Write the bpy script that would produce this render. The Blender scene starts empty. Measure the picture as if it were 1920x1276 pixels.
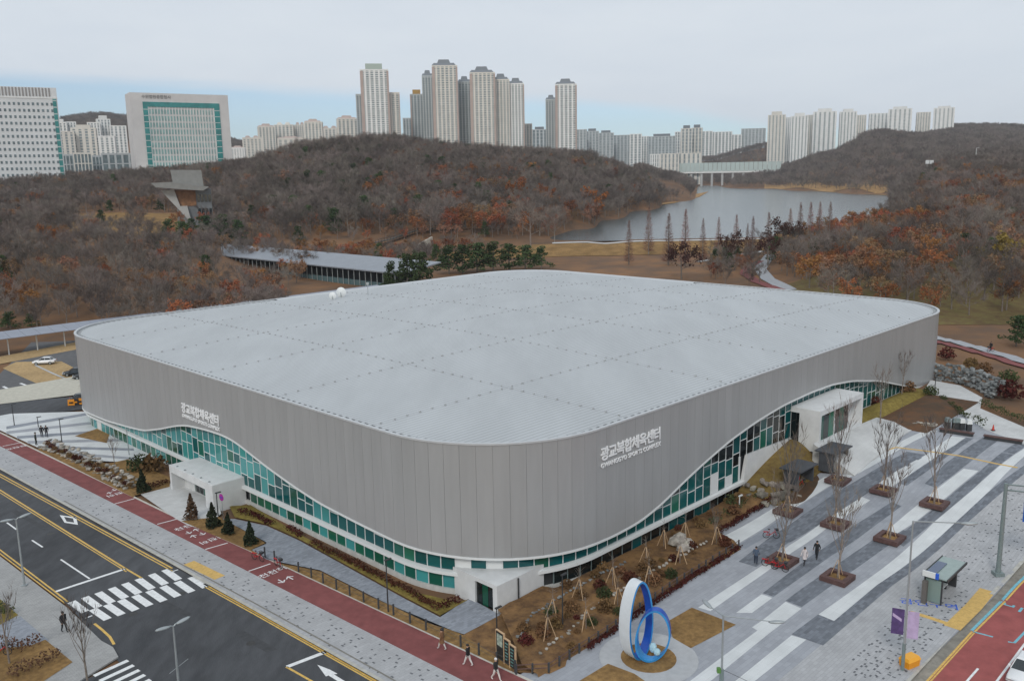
import bpy, bmesh, math, random
import numpy as np
from mathutils import Vector, Matrix
random.seed(7); RNG = np.random.default_rng(7)
S = bpy.context.scene; COL = S.collection
# ------------------------------------------------------------------ camera
CAM_H = 38.0; FPX = 1646.6                       # height of the drone, focal length in pixels of the 1920 px photograph
PITCH = math.radians(10.7236); ROLL = math.radians(0.999)
_r0 = Vector((1, 0, 0)); _d0 = Vector((0, -math.sin(PITCH), -math.cos(PITCH)))
cF = Vector((0, math.cos(PITCH), -math.sin(PITCH)))
cR = math.cos(ROLL)*_r0 + math.sin(ROLL)*_d0; cD = -math.sin(ROLL)*_r0 + math.cos(ROLL)*_d0
cam = bpy.data.cameras.new('camera'); camo = bpy.data.objects.new('camera', cam); COL.objects.link(camo)
camo.matrix_world = Matrix(((cR.x, -cD.x, -cF.x, 0), (cR.y, -cD.y, -cF.y, 0), (cR.z, -cD.z, -cF.z, CAM_H), (0, 0, 0, 1)))
cam.sensor_width = 36; cam.lens = FPX/1920*36; cam.clip_start = 0.5; cam.clip_end = 20000
S.camera = camo
# ------------------------------------------------------------------ sky, sun, exposure
SUN_EL, SUN_AZ = math.radians(38), math.radians(196)     # sun behind the camera, a little to its left, veiled by cloud
w = bpy.data.worlds.new('World'); S.world = w; w.use_nodes = True
nt = w.node_tree; nt.nodes.clear()
def N(tree, typ, **kw):
    n = tree.nodes.new(typ)
    for k, v in kw.items(): setattr(n, k, v)
    return n
out = N(nt, 'ShaderNodeOutputWorld'); sky = N(nt, 'ShaderNodeTexSky', sky_type='NISHITA', sun_disc=False)
sky.sun_elevation = SUN_EL; sky.sun_rotation = SUN_AZ; sky.air_density = 1.0; sky.dust_density = 2.4; sky.ozone_density = 1.0
bg = N(nt, 'ShaderNodeBackground'); bg.inputs[1].default_value = 0.15
bc = N(nt, 'ShaderNodeBackground'); bc.inputs[1].default_value = 1.0
tc = N(nt, 'ShaderNodeTexCoord'); sep = N(nt, 'ShaderNodeSeparateXYZ'); nt.links.new(tc.outputs['Generated'], sep.inputs[0])
def M(op, a, b=None, c=None):
    n = N(nt, 'ShaderNodeMath', operation=op)
    for i, v in enumerate((a, b, c)):
        if v is None: continue
        if isinstance(v, (int, float)): n.inputs[i].default_value = v
        else: nt.links.new(v, n.inputs[i])
    return n.outputs[0]
# a deck of high cloud whose far edge lets a strip of clear sky show low over the horizon, closing towards the right
edge = M('MINIMUM', M('MULTIPLY_ADD', sep.outputs[0], -0.045, 0.080), M('MULTIPLY_ADD', sep.outputs[0], -0.150, 0.090))
mp = N(nt, 'ShaderNodeMapping'); mp.inputs['Scale'].default_value = (3.0, 3.0, 26.0); nt.links.new(tc.outputs['Generated'], mp.inputs[0])
nz = N(nt, 'ShaderNodeTexNoise'); nz.inputs['Scale'].default_value = 1.6; nz.inputs['Detail'].default_value = 6; nz.inputs['Roughness'].default_value = 0.55
nt.links.new(mp.outputs[0], nz.inputs[0])
dlt = M('ADD', M('SUBTRACT', sep.outputs[2], edge), M('MULTIPLY_ADD', nz.outputs[0], 0.024, -0.012))
mr = N(nt, 'ShaderNodeMapRange', interpolation_type='SMOOTHERSTEP'); nt.links.new(dlt, mr.inputs[0])
mr.inputs[1].default_value = -0.010; mr.inputs[2].default_value = 0.012
mask = M('MULTIPLY', mr.outputs[0], 1.0)
nz2 = N(nt, 'ShaderNodeTexNoise'); nz2.inputs['Scale'].default_value = 2.4; nz2.inputs['Detail'].default_value = 7; nz2.inputs['Roughness'].default_value = 0.6
mp2 = N(nt, 'ShaderNodeMapping'); mp2.inputs['Scale'].default_value = (2.2, 2.2, 9.0); nt.links.new(tc.outputs['Generated'], mp2.inputs[0]); nt.links.new(mp2.outputs[0], nz2.inputs[0])
cr = N(nt, 'ShaderNodeValToRGB'); nt.links.new(nz2.outputs[0], cr.inputs[0])
cr.color_ramp.elements[0].position = 0.32; cr.color_ramp.elements[0].color = (0.63, 0.69, 0.76, 1)
cr.color_ramp.elements[1].position = 0.68; cr.color_ramp.elements[1].color = (0.67, 0.725, 0.785, 1)
nt.links.new(cr.outputs[0], bc.inputs[0])
vm = N(nt, 'ShaderNodeVectorMath', operation='ADD'); nt.links.new(tc.outputs['Generated'], vm.inputs[0]); vm.inputs[1].default_value = (0, 0, 0.055)
vn = N(nt, 'ShaderNodeVectorMath', operation='NORMALIZE'); nt.links.new(vm.outputs[0], vn.inputs[0]); nt.links.new(vn.outputs[0], sky.inputs[0])
nt.links.new(sky.outputs[0], bg.inputs[0])
mx = N(nt, 'ShaderNodeMixShader'); nt.links.new(mask, mx.inputs[0]); nt.links.new(bg.outputs[0], mx.inputs[1]); nt.links.new(bc.outputs[0], mx.inputs[2])
nt.links.new(mx.outputs[0], out.inputs[0])
sl = bpy.data.lights.new('sun', 'SUN'); sl.energy = 1.25; sl.angle = math.radians(14); sl.color = (1.0, 0.96, 0.90)
so = bpy.data.objects.new('sun', sl); COL.objects.link(so)
_sd = Vector((math.sin(SUN_AZ)*math.cos(SUN_EL), math.cos(SUN_AZ)*math.cos(SUN_EL), math.sin(SUN_EL)))
so.rotation_euler = _sd.to_track_quat('Z', 'Y').to_euler()
S.view_settings.view_transform = 'Standard'; S.view_settings.look = 'None'; S.view_settings.exposure = 0.12; S.view_settings.gamma = 1.0
S.view_settings.use_curve_mapping = False
S.render.engine = 'CYCLES'; S.cycles.max_bounces = 5; S.cycles.diffuse_bounces = 2; S.cycles.glossy_bounces = 3; S.cycles.transparent_max_bounces = 8
S.cycles.use_denoising = True
# ------------------------------------------------------------------ survey: hall frame (s along the right wall, t along the left wall)
K = 38.0/44.0                                     # the survey below was taken in units of 1/44 of the drone's height
HALL = math.radians(45.35); eB = Vector((math.cos(HALL), math.sin(HALL), 0)); eA = Vector((-math.sin(HALL), math.cos(HALL), 0))
ORG = Vector((-2.0*K, 79.4*K, 0))
def sm(a, b, x): x = min(max((x-a)/(b-a), 0.0), 1.0); return x*x*(3-2*x)
def rise(s): return 4.2*K*sm(38*K, 80*K, s)       # the square climbs gently beside the hall
def W(s, t, z=0.0): return ORG + eB*s + eA*t + Vector((0, 0, z))          # metres in the hall frame
def U(s, t, z=0.0): return W(s*K, t*K, z*K)                               # survey units
def st(P): d = Vector((P[0], P[1], 0)) - ORG; return d.dot(eB), d.dot(eA)
def ray(x, y): return (cR*(x-960) + cD*(y-638) + cF*FPX)
def plane(x, y, z): d = ray(x, y); k = (z-CAM_H)/d.z; return Vector((d.x*k, d.y*k, z))
def at(x, y, off=0.0):                            # ground point seen at a pixel of the photograph
    z = off
    for _ in range(40):
        P = plane(x, y, z); z = 0.5*z + 0.5*(rise(st(P)[0]) + off)
    return plane(x, y, z)
def topz(x, y, P): d = ray(x, y); return CAM_H + d.z*(P[1]/d.y)           # height of a pixel row above ground point P
# ------------------------------------------------------------------ mesh helpers
class MB:
    def __init__(s): s.v = []; s.f = []; s.m = []; s.M = Matrix()
    def add(s, vs, fs, mi=0):
        b = len(s.v); s.v += [tuple(s.M @ Vector(v)) for v in vs]; s.f += [tuple(i+b for i in f) for f in fs]; s.m += [mi]*len(fs)
    def box(s, x0, x1, y0, y1, z0, z1, mi=0):
        s.add([(x0,y0,z0),(x1,y0,z0),(x1,y1,z0),(x0,y1,z0),(x0,y0,z1),(x1,y0,z1),(x1,y1,z1),(x0,y1,z1)],
              [(3,2,1,0),(4,5,6,7),(0,1,5,4),(1,2,6,5),(2,3,7,6),(3,0,4,7)], mi)
    def frus(s, a, b, z0, z1, mi=0, c=(0,0)):     # tapered block: half sizes a (bottom) and b (top)
        s.add([(-a[0],-a[1],z0),(a[0],-a[1],z0),(a[0],a[1],z0),(-a[0],a[1],z0),(c[0]-b[0],c[1]-b[1],z1),(c[0]+b[0],c[1]-b[1],z1),(c[0]+b[0],c[1]+b[1],z1),(c[0]-b[0],c[1]+b[1],z1)],
              [(3,2,1,0),(4,5,6,7),(0,1,5,4),(1,2,6,5),(2,3,7,6),(3,0,4,7)], mi)
    def tube(s, pts, rad, n=6, mi=0, cap=True):
        pts = [Vector(p) for p in pts]; rad = rad if isinstance(rad, (list, tuple)) else [rad]*len(pts)
        rings = []; ref = Vector((0.31, 0.95, 0.05))
        for i, p in enumerate(pts):
            d = (pts[min(i+1, len(pts)-1)] - pts[max(i-1, 0)]).normalized()
            a = d.cross(ref if abs(d.dot(ref)) < .95 else Vector((1, 0, 0))).normalized(); b = d.cross(a)
            rings.append([p + (a*math.cos(2*math.pi*k/n) + b*math.sin(2*math.pi*k/n))*rad[i] for k in range(n)])
        vs = [v for r in rings for v in r]; fs = []
        for i in range(len(pts)-1):
            for k in range(n): fs.append((i*n+k, i*n+(k+1) % n, (i+1)*n+(k+1) % n, (i+1)*n+k))
        if cap: fs += [tuple(range(n))[::-1], tuple(range((len(pts)-1)*n, len(pts)*n))]
        s.add(vs, fs, mi)
    def prism(s, poly, z0, z1, mi=0):
        n = len(poly); vs = [(p[0], p[1], z0) for p in poly] + [(p[0], p[1], z1) for p in poly]
        s.add(vs, [tuple(range(n))[::-1], tuple(range(n, 2*n))] + [(i, (i+1) % n, n+(i+1) % n, n+i) for i in range(n)], mi)
    def ball(s, c, r, mi=0, n=8, m=5):
        r = r if isinstance(r, (list, tuple)) else (r, r, r); vs = [(c[0], c[1], c[2]-r[2])]
        for j in range(1, m):
            a = -math.pi/2 + math.pi*j/m
            for k in range(n): vs.append((c[0]+r[0]*math.cos(a)*math.cos(2*math.pi*k/n), c[1]+r[1]*math.cos(a)*math.sin(2*math.pi*k/n), c[2]+r[2]*math.sin(a)))
        vs.append((c[0], c[1], c[2]+r[2])); fs = [(0, 1+(k+1) % n, 1+k) for k in range(n)]
        for j in range(m-2):
            for k in range(n): fs.append((1+j*n+k, 1+j*n+(k+1) % n, 1+(j+1)*n+(k+1) % n, 1+(j+1)*n+k))
        L = len(vs)-1; fs += [(L, 1+(m-2)*n+k, 1+(m-2)*n+(k+1) % n) for k in range(n)]
        s.add(vs, fs, mi)
    def mesh(s, name, mats, smooth=False):
        me = bpy.data.meshes.new(name); me.from_pydata(s.v, [], s.f)
        for m in (mats if isinstance(mats, (list, tuple)) else [mats]): me.materials.append(m)
        if any(s.m): me.polygons.foreach_set('material_index', s.m)
        if smooth: me.polygons.foreach_set('use_smooth', [True]*len(me.polygons))
        me.update(); return me
    def build(s, name, mats, parent=None, smooth=False, **kw): return obj(name, s.mesh(name, mats, smooth), parent, **kw)
def obj(name, me, parent=None, loc=None, rz=0, scale=None, kind=None):
    o = bpy.data.objects.new(name, me); COL.objects.link(o)
    if parent is not None: o.parent = parent
    if loc is not None: o.location = loc
    if rz: o.rotation_euler[2] = rz
    if scale is not None: o.scale = scale if isinstance(scale, (tuple, list)) else (scale,)*3
    if kind: o['kind'] = kind
    return o
def tag(o, label, cat, group=None):
    o['label'] = label; o['category'] = cat
    if group: o['group'] = group
    return o
def thing(name, label, cat, loc, rz=0, group=None, scale=None): return tag(obj(name, None, None, loc, rz, scale), label, cat, group)
def struct(name, me): o = obj(name, me); o['kind'] = 'structure'; return o
def dup(root, loc, rz=0, label=None, group=None, scale=None):
    r = root.copy(); COL.objects.link(r); r.location = loc; r.rotation_euler = (0, 0, rz)
    if scale is not None: r.scale = scale if isinstance(scale, (tuple, list)) else (scale,)*3
    if label: r['label'] = label
    if group: r['group'] = group
    for ch in root.children:
        c = ch.copy(); COL.objects.link(c); c.parent = r
        for g in ch.children:
            d = g.copy(); COL.objects.link(d); d.parent = c
    return r
# ------------------------------------------------------------------ materials
def mat(name, col, rough=0.8, var=0.0, scale=1.0, bump=0.0, bscale=None, metal=0.0, spec=0.5, col2=None, rnd=0.0, stretch=None, detail=5, emit=None, mottled=0.0):
    m = bpy.data.materials.new(name); m.use_nodes = True; t = m.node_tree; b = t.nodes['Principled BSDF']
    b.inputs['Base Color'].default_value = (*col, 1); b.inputs['Roughness'].default_value = rough; b.inputs['Metallic'].default_value = metal
    b.inputs['Specular IOR Level'].default_value = spec
    L = t.links.new; src = None
    def node(k, **kw): return N(t, k, **kw)
    if var or col2 or bump:
        g = node('ShaderNodeNewGeometry'); mpn = node('ShaderNodeMapping'); L(g.outputs['Position'], mpn.inputs[0])
        mpn.inputs['Rotation'].default_value = (0, 0, -HALL)
        if stretch: mpn.inputs['Scale'].default_value = stretch
        n1 = node('ShaderNodeTexNoise'); n1.inputs['Scale'].default_value = scale; n1.inputs['Detail'].default_value = detail; n1.inputs['Roughness'].default_value = .62
        L(mpn.outputs[0], n1.inputs[0])
        c2 = col2 or tuple(c*(1-var) for c in col); c1 = col if col2 else tuple(min(1, c*(1+var)) for c in col)
        r = node('ShaderNodeValToRGB'); L(n1.outputs[0], r.inputs[0])
        r.color_ramp.elements[0].position = .36; r.color_ramp.elements[1].position = .64
        r.color_ramp.elements[0].color = (*c2, 1); r.color_ramp.elements[1].color = (*c1, 1); src = r.outputs[0]
        if mottled:
            n3 = node('ShaderNodeTexNoise'); n3.inputs['Scale'].default_value = scale*.09; n3.inputs['Detail'].default_value = 3; L(mpn.outputs[0], n3.inputs[0])
            hs = node('ShaderNodeHueSaturation'); L(src, hs.inputs['Color']); mm = node('ShaderNodeMapRange'); L(n3.outputs[0], mm.inputs[0])
            mm.inputs[1].default_value = .3; mm.inputs[2].default_value = .7; mm.inputs[3].default_value = 1-mottled; mm.inputs[4].default_value = 1+mottled
            L(mm.outputs[0], hs.inputs['Value']); src = hs.outputs[0]
        if bump:
            n2 = node('ShaderNodeTexNoise'); n2.inputs['Scale'].default_value = bscale or scale*3; n2.inputs['Detail'].default_value = 4; L(mpn.outputs[0], n2.inputs[0])
            bn = node('ShaderNodeBump'); bn.inputs['Strength'].default_value = bump; bn.inputs['Distance'].default_value = .1; L(n2.outputs[0], bn.inputs['Height']); L(bn.outputs[0], b.inputs['Normal'])
    if rnd:
        oi = node('ShaderNodeObjectInfo'); hs = node('ShaderNodeHueSaturation')
        if src: L(src, hs.inputs['Color'])
        else: hs.inputs['Color'].default_value = (*col, 1)
        mm = node('ShaderNodeMapRange'); L(oi.outputs['Random'], mm.inputs[0]); mm.inputs[3].default_value = 1-rnd; mm.inputs[4].default_value = 1+rnd; L(mm.outputs[0], hs.inputs['Value'])
        ml = node('ShaderNodeMath', operation='MULTIPLY'); L(oi.outputs['Random'], ml.inputs[0]); ml.inputs[1].default_value = 7.31
        fr = node('ShaderNodeMath', operation='FRACT'); L(ml.outputs[0], fr.inputs[0])
        m2 = node('ShaderNodeMapRange'); L(fr.outputs[0], m2.inputs[0]); m2.inputs[3].default_value = .5-rnd*.05; m2.inputs[4].default_value = .5+rnd*.05; L(m2.outputs[0], hs.inputs['Hue'])
        src = hs.outputs[0]
    if src: L(src, b.inputs['Base Color'])
    return m
def paver(name, col, size=(0.9, 0.45), var=.10, joint=.72, rough=.85, rot=0.0):
    m = bpy.data.materials.new(name); m.use_nodes = True; t = m.node_tree; b = t.nodes['Principled BSDF']; L = t.links.new
    b.inputs['Roughness'].default_value = rough; b.inputs['Specular IOR Level'].default_value = .3
    g = N(t, 'ShaderNodeNewGeometry'); mpn = N(t, 'ShaderNodeMapping'); mpn.inputs['Rotation'].default_value = (0, 0, -HALL-rot); L(g.outputs['Position'], mpn.inputs[0])
    bt = N(t, 'ShaderNodeTexBrick'); L(mpn.outputs[0], bt.inputs[0]); bt.inputs['Scale'].default_value = 1.0
    bt.inputs['Brick Width'].default_value = size[0]; bt.inputs['Row Height'].default_value = size[1]; bt.inputs['Mortar Size'].default_value = .012; bt.inputs['Mortar Smooth'].default_value = .3
    bt.inputs['Color1'].default_value = (*[c*(1+var) for c in col], 1); bt.inputs['Color2'].default_value = (*[c*(1-var) for c in col], 1); bt.inputs['Mortar'].default_value = (*[c*joint for c in col], 1)
    n1 = N(t, 'ShaderNodeTexNoise'); n1.inputs['Scale'].default_value = .35; n1.inputs['Detail'].default_value = 6; L(mpn.outputs[0], n1.inputs[0])
    mm = N(t, 'ShaderNodeMapRange'); L(n1.outputs[0], mm.inputs[0]); mm.inputs[1].default_value = .3; mm.inputs[2].default_value = .7; mm.inputs[3].default_value = .90; mm.inputs[4].default_value = 1.07
    hs = N(t, 'ShaderNodeHueSaturation'); L(bt.outputs[0], hs.inputs['Color']); L(mm.outputs[0], hs.inputs['Value']); L(hs.outputs[0], b.inputs['Base Color'])
    return m
ASPHALT = mat('asphalt', (.070, .073, .079), .9, .16, .9, .25, 9, spec=.3, mottled=.26, stretch=(1, .35, 1))
CONC = mat('concrete', (.42, .42, .41), .85, .10, 1.2, .1, mottled=.08)
WHITE = mat('white render', (.60, .61, .61), .7, .06, .9, mottled=.07)
LINEW = mat('road paint white', (.72, .73, .73), .7, .10, 3)
LINEY = mat('road paint yellow', (.62, .40, .10), .7, .18, 4)
BIKE = mat('bike lane red', (.205, .068, .066), .9, .14, .8, .1, 8, mottled=.12, spec=.3)
REDROAD = mat('red bus lane', (.30, .085, .080), .9, .14, .6, .1, 8, mottled=.14, spec=.3)
SIDEW = paver('sidewalk pavers', (.385, .39, .40), (.6, .3), .07)
SIDE2 = paver('near sidewalk pavers', (.33, .33, .325), (.4, .2), .08)
PWHITE = paver('plaza white stone', (.60, .62, .625), (1.2, .6), .03, .85)
PGREY = paver('plaza grey stone', (.33, .345, .375), (.8, .4), .07, .8)
PMID = paver('plaza mid grey stone', (.26, .28, .315), (.8, .4), .08, .8)
PDARK = paver('plaza dark granite', (.16, .175, .20), (.6, .3), .22, .8)
WALKG = paver('walkway slate pavers', (.255, .275, .31), (.5, .25), .16, .8)
WHPATH = paver('pale park path', (.52, .525, .52), (1.0, .5), .05, .88)
TACT = mat('tactile paving yellow', (.58, .38, .12), .8, .12, 4)
KERB = mat('kerb stone', (.42, .41, .37), .85, .12, 2)
DRYG = mat('dry lawn', (.30, .185, .075), .95, 0, 2.2, .5, 12, col2=(.19, .115, .05), mottled=.22, spec=.1)
YELG = mat('winter lawn', (.25, .195, .055), .95, 0, 1.8, .5, 12, col2=(.16, .12, .035), mottled=.2, spec=.1)
SOIL = mat('leaf litter', (.135, .072, .040), .95, 0, .55, .4, 5, col2=(.085, .06, .042), mottled=.3, spec=.1)
EARTH = mat('forest floor', (.215, .118, .062), .95, 0, .09, .4, 2, col2=(.135, .088, .06), mottled=.25, spec=.1)
GRAVEL = mat('parking grass block', (.40, .28, .145), .95, .18, 1.5, .3, 8, mottled=.12, spec=.1)
STEEL = mat('galvanised steel', (.34, .37, .38), .45, .05, 2, metal=.35)
GREENST = mat('grey green painted steel', (.17, .215, .215), .5, .06, 2)
DARKST = mat('dark painted steel', (.035, .037, .04), .5)
STONE = mat('garden stone', (.29, .265, .23), .9, .28, 1.6, .5, 6, rnd=.35)
BLUEST = mat('blue grey stone', (.17, .18, .18), .9, .35, 1.4, .5, 6, rnd=.4)
BLACK = mat('black rubber', (.015, .015, .016), .7)
CARGL = mat('car glass', (.015, .022, .026), .06, spec=.8)
WOODR = mat('red brown timber', (.095, .05, .045), .75, .2, 3, .2)
WOODP = mat('pale timber stake', (.50, .34, .20), .8, .1, 3)
# ------------------------------------------------------------------ terrain
AZ = [-700, -300, 0, 200, 350, 480, 600, 720, 900, 1000, 1100, 1140, 1200, 1260, 1330, 1450, 1550, 1650, 1800, 1920, 2300, 2900]
TAB = {  # distance: height, in survey units, along each azimuth
 -700: [(246,0),(330,12),(420,19),(520,22),(700,44),(900,45),(1500,50),(3200,60)],
 -300: [(246,0),(330,12),(420,19),(520,22),(700,44),(900,45),(1500,50),(3200,60)],
 0:    [(246,0),(330,12),(420,19),(520,20),(690,40),(900,42),(1500,50),(2600,185),(3200,150)],
 200:  [(248,0),(330,10),(420,18),(520,19),(640,31),(720,42),(900,43),(1500,55),(2600,226),(3200,150)],
 350:  [(252,0),(330,5),(420,13),(510,18),(620,24),(720,42),(850,46),(1500,55),(2600,205),(3200,150)],
 480:  [(260,0),(340,3),(420,6),(480,9),(600,30),(740,48),(850,50),(1500,56),(2600,142),(3200,100)],
 600:  [(272,1),(420,4),(470,8),(600,34),(760,61),(900,58),(1500,58),(2600,90),(3200,80)],
 720:  [(276,2),(430,4),(480,9),(620,39),(780,66),(950,60),(1500,58),(3200,60)],
 900:  [(282,2),(430,4),(490,10),(620,34),(800,57),(950,50),(1500,55),(3200,60)],
 1000: [(284,3),(420,4),(445,9.7),(500,9.9),(620,32),(830,53),(1000,47),(1500,50),(3200,60)],
 1100: [(284,3),(419,4),(444,10.2),(464,10.2),(482,6),(545,6),(570,12),(700,30),(850,49),(1000,44),(1500,45),(3200,60)],
 1140: [(284,4),(419,4),(450,9.9),(482,6),(640,6),(680,12),(850,40),(1000,42),(1500,42),(3200,60)],
 1200: [(280,4),(419,4),(444,10.2),(464,10.2),(482,6),(790,6),(830,12),(900,28),(980,38),(1150,34),(1500,40),(3200,60)],
 1260: [(275,4),(419,4),(444,10.2),(464,10.2),(482,6),(1010,6),(1050,11),(1150,24),(1300,24),(1800,28),(2700,45),(3200,50)],
 1330: [(268,4),(419,4),(444,10.2),(464,10.2),(482,6),(2100,6),(2180,12),(2500,35),(2700,78),(3200,60)],
 1450: [(252,4),(419,5),(444,10.2),(464,10.2),(482,6),(1640,6),(1690,11),(2100,36),(2500,44),(2700,122),(3200,80)],
 1550: [(240,4),(400,8),(450,10.5),(470,6),(1400,6),(1450,11),(1900,66),(2300,60),(3200,80)],
 1650: [(230,4),(350,9),(450,14),(520,10),(545,6),(1180,6),(1230,12),(1500,52),(1900,112),(2300,100),(3200,90)],
 1800: [(222,4),(350,15),(500,25),(600,28),(800,36),(900,41),(1200,48),(1900,92),(2600,150),(3200,120)],
 1920: [(218,4),(350,17),(500,27),(600,30),(800,38),(900,42),(1200,52),(1900,90),(2600,146),(3200,120)],
 2300: [(215,4),(350,17),(500,27),(600,30),(800,38),(900,42),(1200,52),(1900,90),(2600,140),(3200,120)],
 2900: [(215,4),(350,17),(500,27),(600,30),(800,38),(900,42),(1200,52),(1900,90),(2600,140),(3200,120)]}
DG = np.concatenate([np.arange(200, 1000, 10.), np.arange(1000, 3300, 40.)])
TG = np.array([np.interp(DG, *zip(*TAB[a])) for a in AZ]); D0 = np.array([TAB[a][0][0] for a in AZ], float)
def smooth_rows(T):
    k = np.array([1, 2, 3, 2, 1.]); k /= k.sum(); return np.array([np.convolve(np.pad(r, 2, mode='edge'), k, 'valid') for r in T])
TG = smooth_rows(TG)
def vnoise(X, Y, sc, seed):                       # cheap smooth value noise
    g = np.random.default_rng(seed).random((64, 64)); x = X/sc; y = Y/sc; xi = np.floor(x).astype(int); yi = np.floor(y).astype(int)
    fx = x-xi; fy = y-yi; fx = fx*fx*(3-2*fx); fy = fy*fy*(3-2*fy); a = lambda i, j: g[(xi+i) % 64, (yi+j) % 64]
    return (a(0,0)*(1-fx)+a(1,0)*fx)*(1-fy) + (a(0,1)*(1-fx)+a(1,1)*fx)*fy
def ground_z(X, Y):
    X = np.asarray(X, float); Y = np.asarray(Y, float)
    s = (X-ORG.x)*eB.x + (Y-ORG.y)*eB.y; t = (X-ORG.x)*eA.x + (Y-ORG.y)*eA.y
    q = np.clip((s-38*K)/(42*K), 0, 1); near = 4.2*K*q*q*(3-2*q)*(1 - .0*t) - 0.12
    d = Y/K; ax = 960 + 1676*X/np.maximum(Y, 30.)
    ax = np.where(Y < 30, np.where(X < 0, -700, 2900), np.clip(ax, -700, 2900))
    i = np.clip(np.searchsorted(AZ, ax)-1, 0, len(AZ)-2); A = np.array(AZ, float); fa = (ax-A[i])/(A[i+1]-A[i]); fa = fa*fa*(3-2*fa)
    def row(k):
        j = np.clip(np.searchsorted(DG, d)-1, 0, len(DG)-2); fd = np.clip((d-DG[j])/(DG[j+1]-DG[j]), 0, 1); return TG[k, j]*(1-fd)+TG[k, j+1]*fd
    far = (row(i)*(1-fa)+row(i+1)*fa)*K; d0 = D0[i]*(1-fa)+D0[i+1]*fa
    far = far + np.clip((d-d0)/150, 0, 1)*(far > 10.5*K)*((vnoise(X, Y, 60, 1)-.5)*5 + (vnoise(X, Y, 170, 2)-.5)*7)*np.clip((far-10*K)/(14*K), 0, 1)
    q = np.clip((d-d0+14)/34, 0, 1); q = q*q*(3-2*q)
    q = np.where(Y < 30, 0, q)
    return near*(1-q) + far*q
def gz(X, Y): return float(ground_z(np.array([X]), np.array([Y]))[0])
def axis(lo, a, b, hi, step, gr):
    m = list(np.arange(a, b+.01, step)); x, d = b, step
    while x < hi: d *= gr; x += d; m.append(x)
    x, d = a, step
    while x > lo: d *= gr; x -= d; m.insert(0, x)
    return np.array(m)
xs = axis(-2600, -150, 190, 2600, 2.0, 1.045); ys = axis(-700, 30, 330, 4200, 2.0, 1.03)
XX, YY = np.meshgrid(xs, ys); ZZ = ground_z(XX, YY); nx, ny = len(xs), len(ys)
me = bpy.data.meshes.new('ground'); idx = np.arange(nx*ny).reshape(ny, nx)
F = np.stack([idx[:-1, :-1], idx[:-1, 1:], idx[1:, 1:], idx[1:, :-1]], -1).reshape(-1, 4)
me.vertices.add(nx*ny); me.vertices.foreach_set('co', np.stack([XX, YY, ZZ], -1).ravel())
me.loops.add(F.size); me.loops.foreach_set('vertex_index', F.ravel()); me.polygons.add(len(F)); me.polygons.foreach_set('loop_start', np.arange(0, F.size, 4)); me.polygons.foreach_set('loop_total', np.full(len(F), 4))
me.polygons.foreach_set('use_smooth', np.ones(len(F), bool)); me.update(); me.materials.append(EARTH)
struct('ground', me)
LAKE_Z = 9*K
WATER = mat('lake water', (.075, .095, .10), .20, bump=.10, bscale=.6, spec=.6, stretch=(1, .25, 1))
def polar(ax, d): return Vector(((ax-960)/1676*d*K, d*K, 0))
mb = MB(); P = [polar(1020, 458), polar(1250, 458), polar(1450, 458), polar(1620, 466), polar(1760, 560), polar(1760, 1300), polar(1620, 1500), polar(1480, 1900), polar(1380, 2300), polar(1300, 2300), polar(1210, 1300), polar(1120, 800), polar(1020, 600)]
mb.add([(p.x, p.y, LAKE_Z) for p in P], [tuple(range(len(P)))]); struct('lake', mb.mesh('lake', WATER))
# ------------------------------------------------------------------ sheets that follow the ground
def sheet(name, pts, off, m, px=True, kind='structure', parent=None, thick=0.0):
    bm = bmesh.new(); vs = []
    for p in pts:
        P = at(p[0], p[1], off) if px else U(p[0], p[1]); vs.append(bm.verts.new((P.x, P.y, 0)))
    bm.faces.new(vs); bmesh.ops.triangulate(bm, faces=bm.faces[:])
    ss = [st(v.co)[0] for v in bm.verts]
    if max(ss) > 37*K:
        x = max(36*K, min(ss))
        while x < min(max(ss), 82*K):
            x += 2.4; bmesh.ops.bisect_plane(bm, geom=bm.verts[:]+bm.edges[:]+bm.faces[:], plane_co=W(x, 0), plane_no=eB)
    for v in bm.verts: v.co.z = rise(st(v.co)[0]) + off
    bmesh.ops.recalc_face_normals(bm, faces=bm.faces[:])
    if sum(f.normal.z for f in bm.faces) < 0: bmesh.ops.reverse_faces(bm, faces=bm.faces[:])
    if thick:
        r = bmesh.ops.extrude_face_region(bm, geom=bm.faces[:]); bmesh.ops.translate(bm, verts=[g for g in r['geom'] if isinstance(g, bmesh.types.BMVert)], vec=(0, 0, 0))
        top = [g for g in r['geom'] if isinstance(g, bmesh.types.BMVert)]; tops = set(top)
        for v in bm.verts:
            if v not in tops: v.co.z -= thick
    me = bpy.data.meshes.new(name); bm.to_mesh(me); bm.free(); me.materials.append(m)
    o = obj(name, me, parent)
    if kind: o['kind'] = kind
    return o
def strip(name, px, width, off, m, side=0.5, kind='structure', parent=None):   # a band of given width (m) along a pixel polyline
    c = [at(x, y, off) for x, y in px]; L = []; Rr = []
    for i, p in enumerate(c):
        d = (c[min(i+1, len(c)-1)]-c[max(i-1, 0)]); n = Vector((-d.y, d.x, 0)).normalized(); L.append(p+n*width*side); Rr.append(p-n*width*(1-side))
    mbx = MB()
    for i in range(len(c)-1):
        n = max(1, int((c[i+1]-c[i]).length/3)); 
        for k in range(n):
            a, b = k/n, (k+1)/n; q = [L[i].lerp(L[i+1], a), Rr[i].lerp(Rr[i+1], a), Rr[i].lerp(Rr[i+1], b), L[i].lerp(L[i+1], b)]
            mbx.add([(v.x, v.y, rise(st(v)[0])+off) for v in q], [(0, 1, 2, 3)])
    me = mbx.mesh(name, m); o = obj(name, me, parent)
    if kind: o['kind'] = kind
    return o
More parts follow.
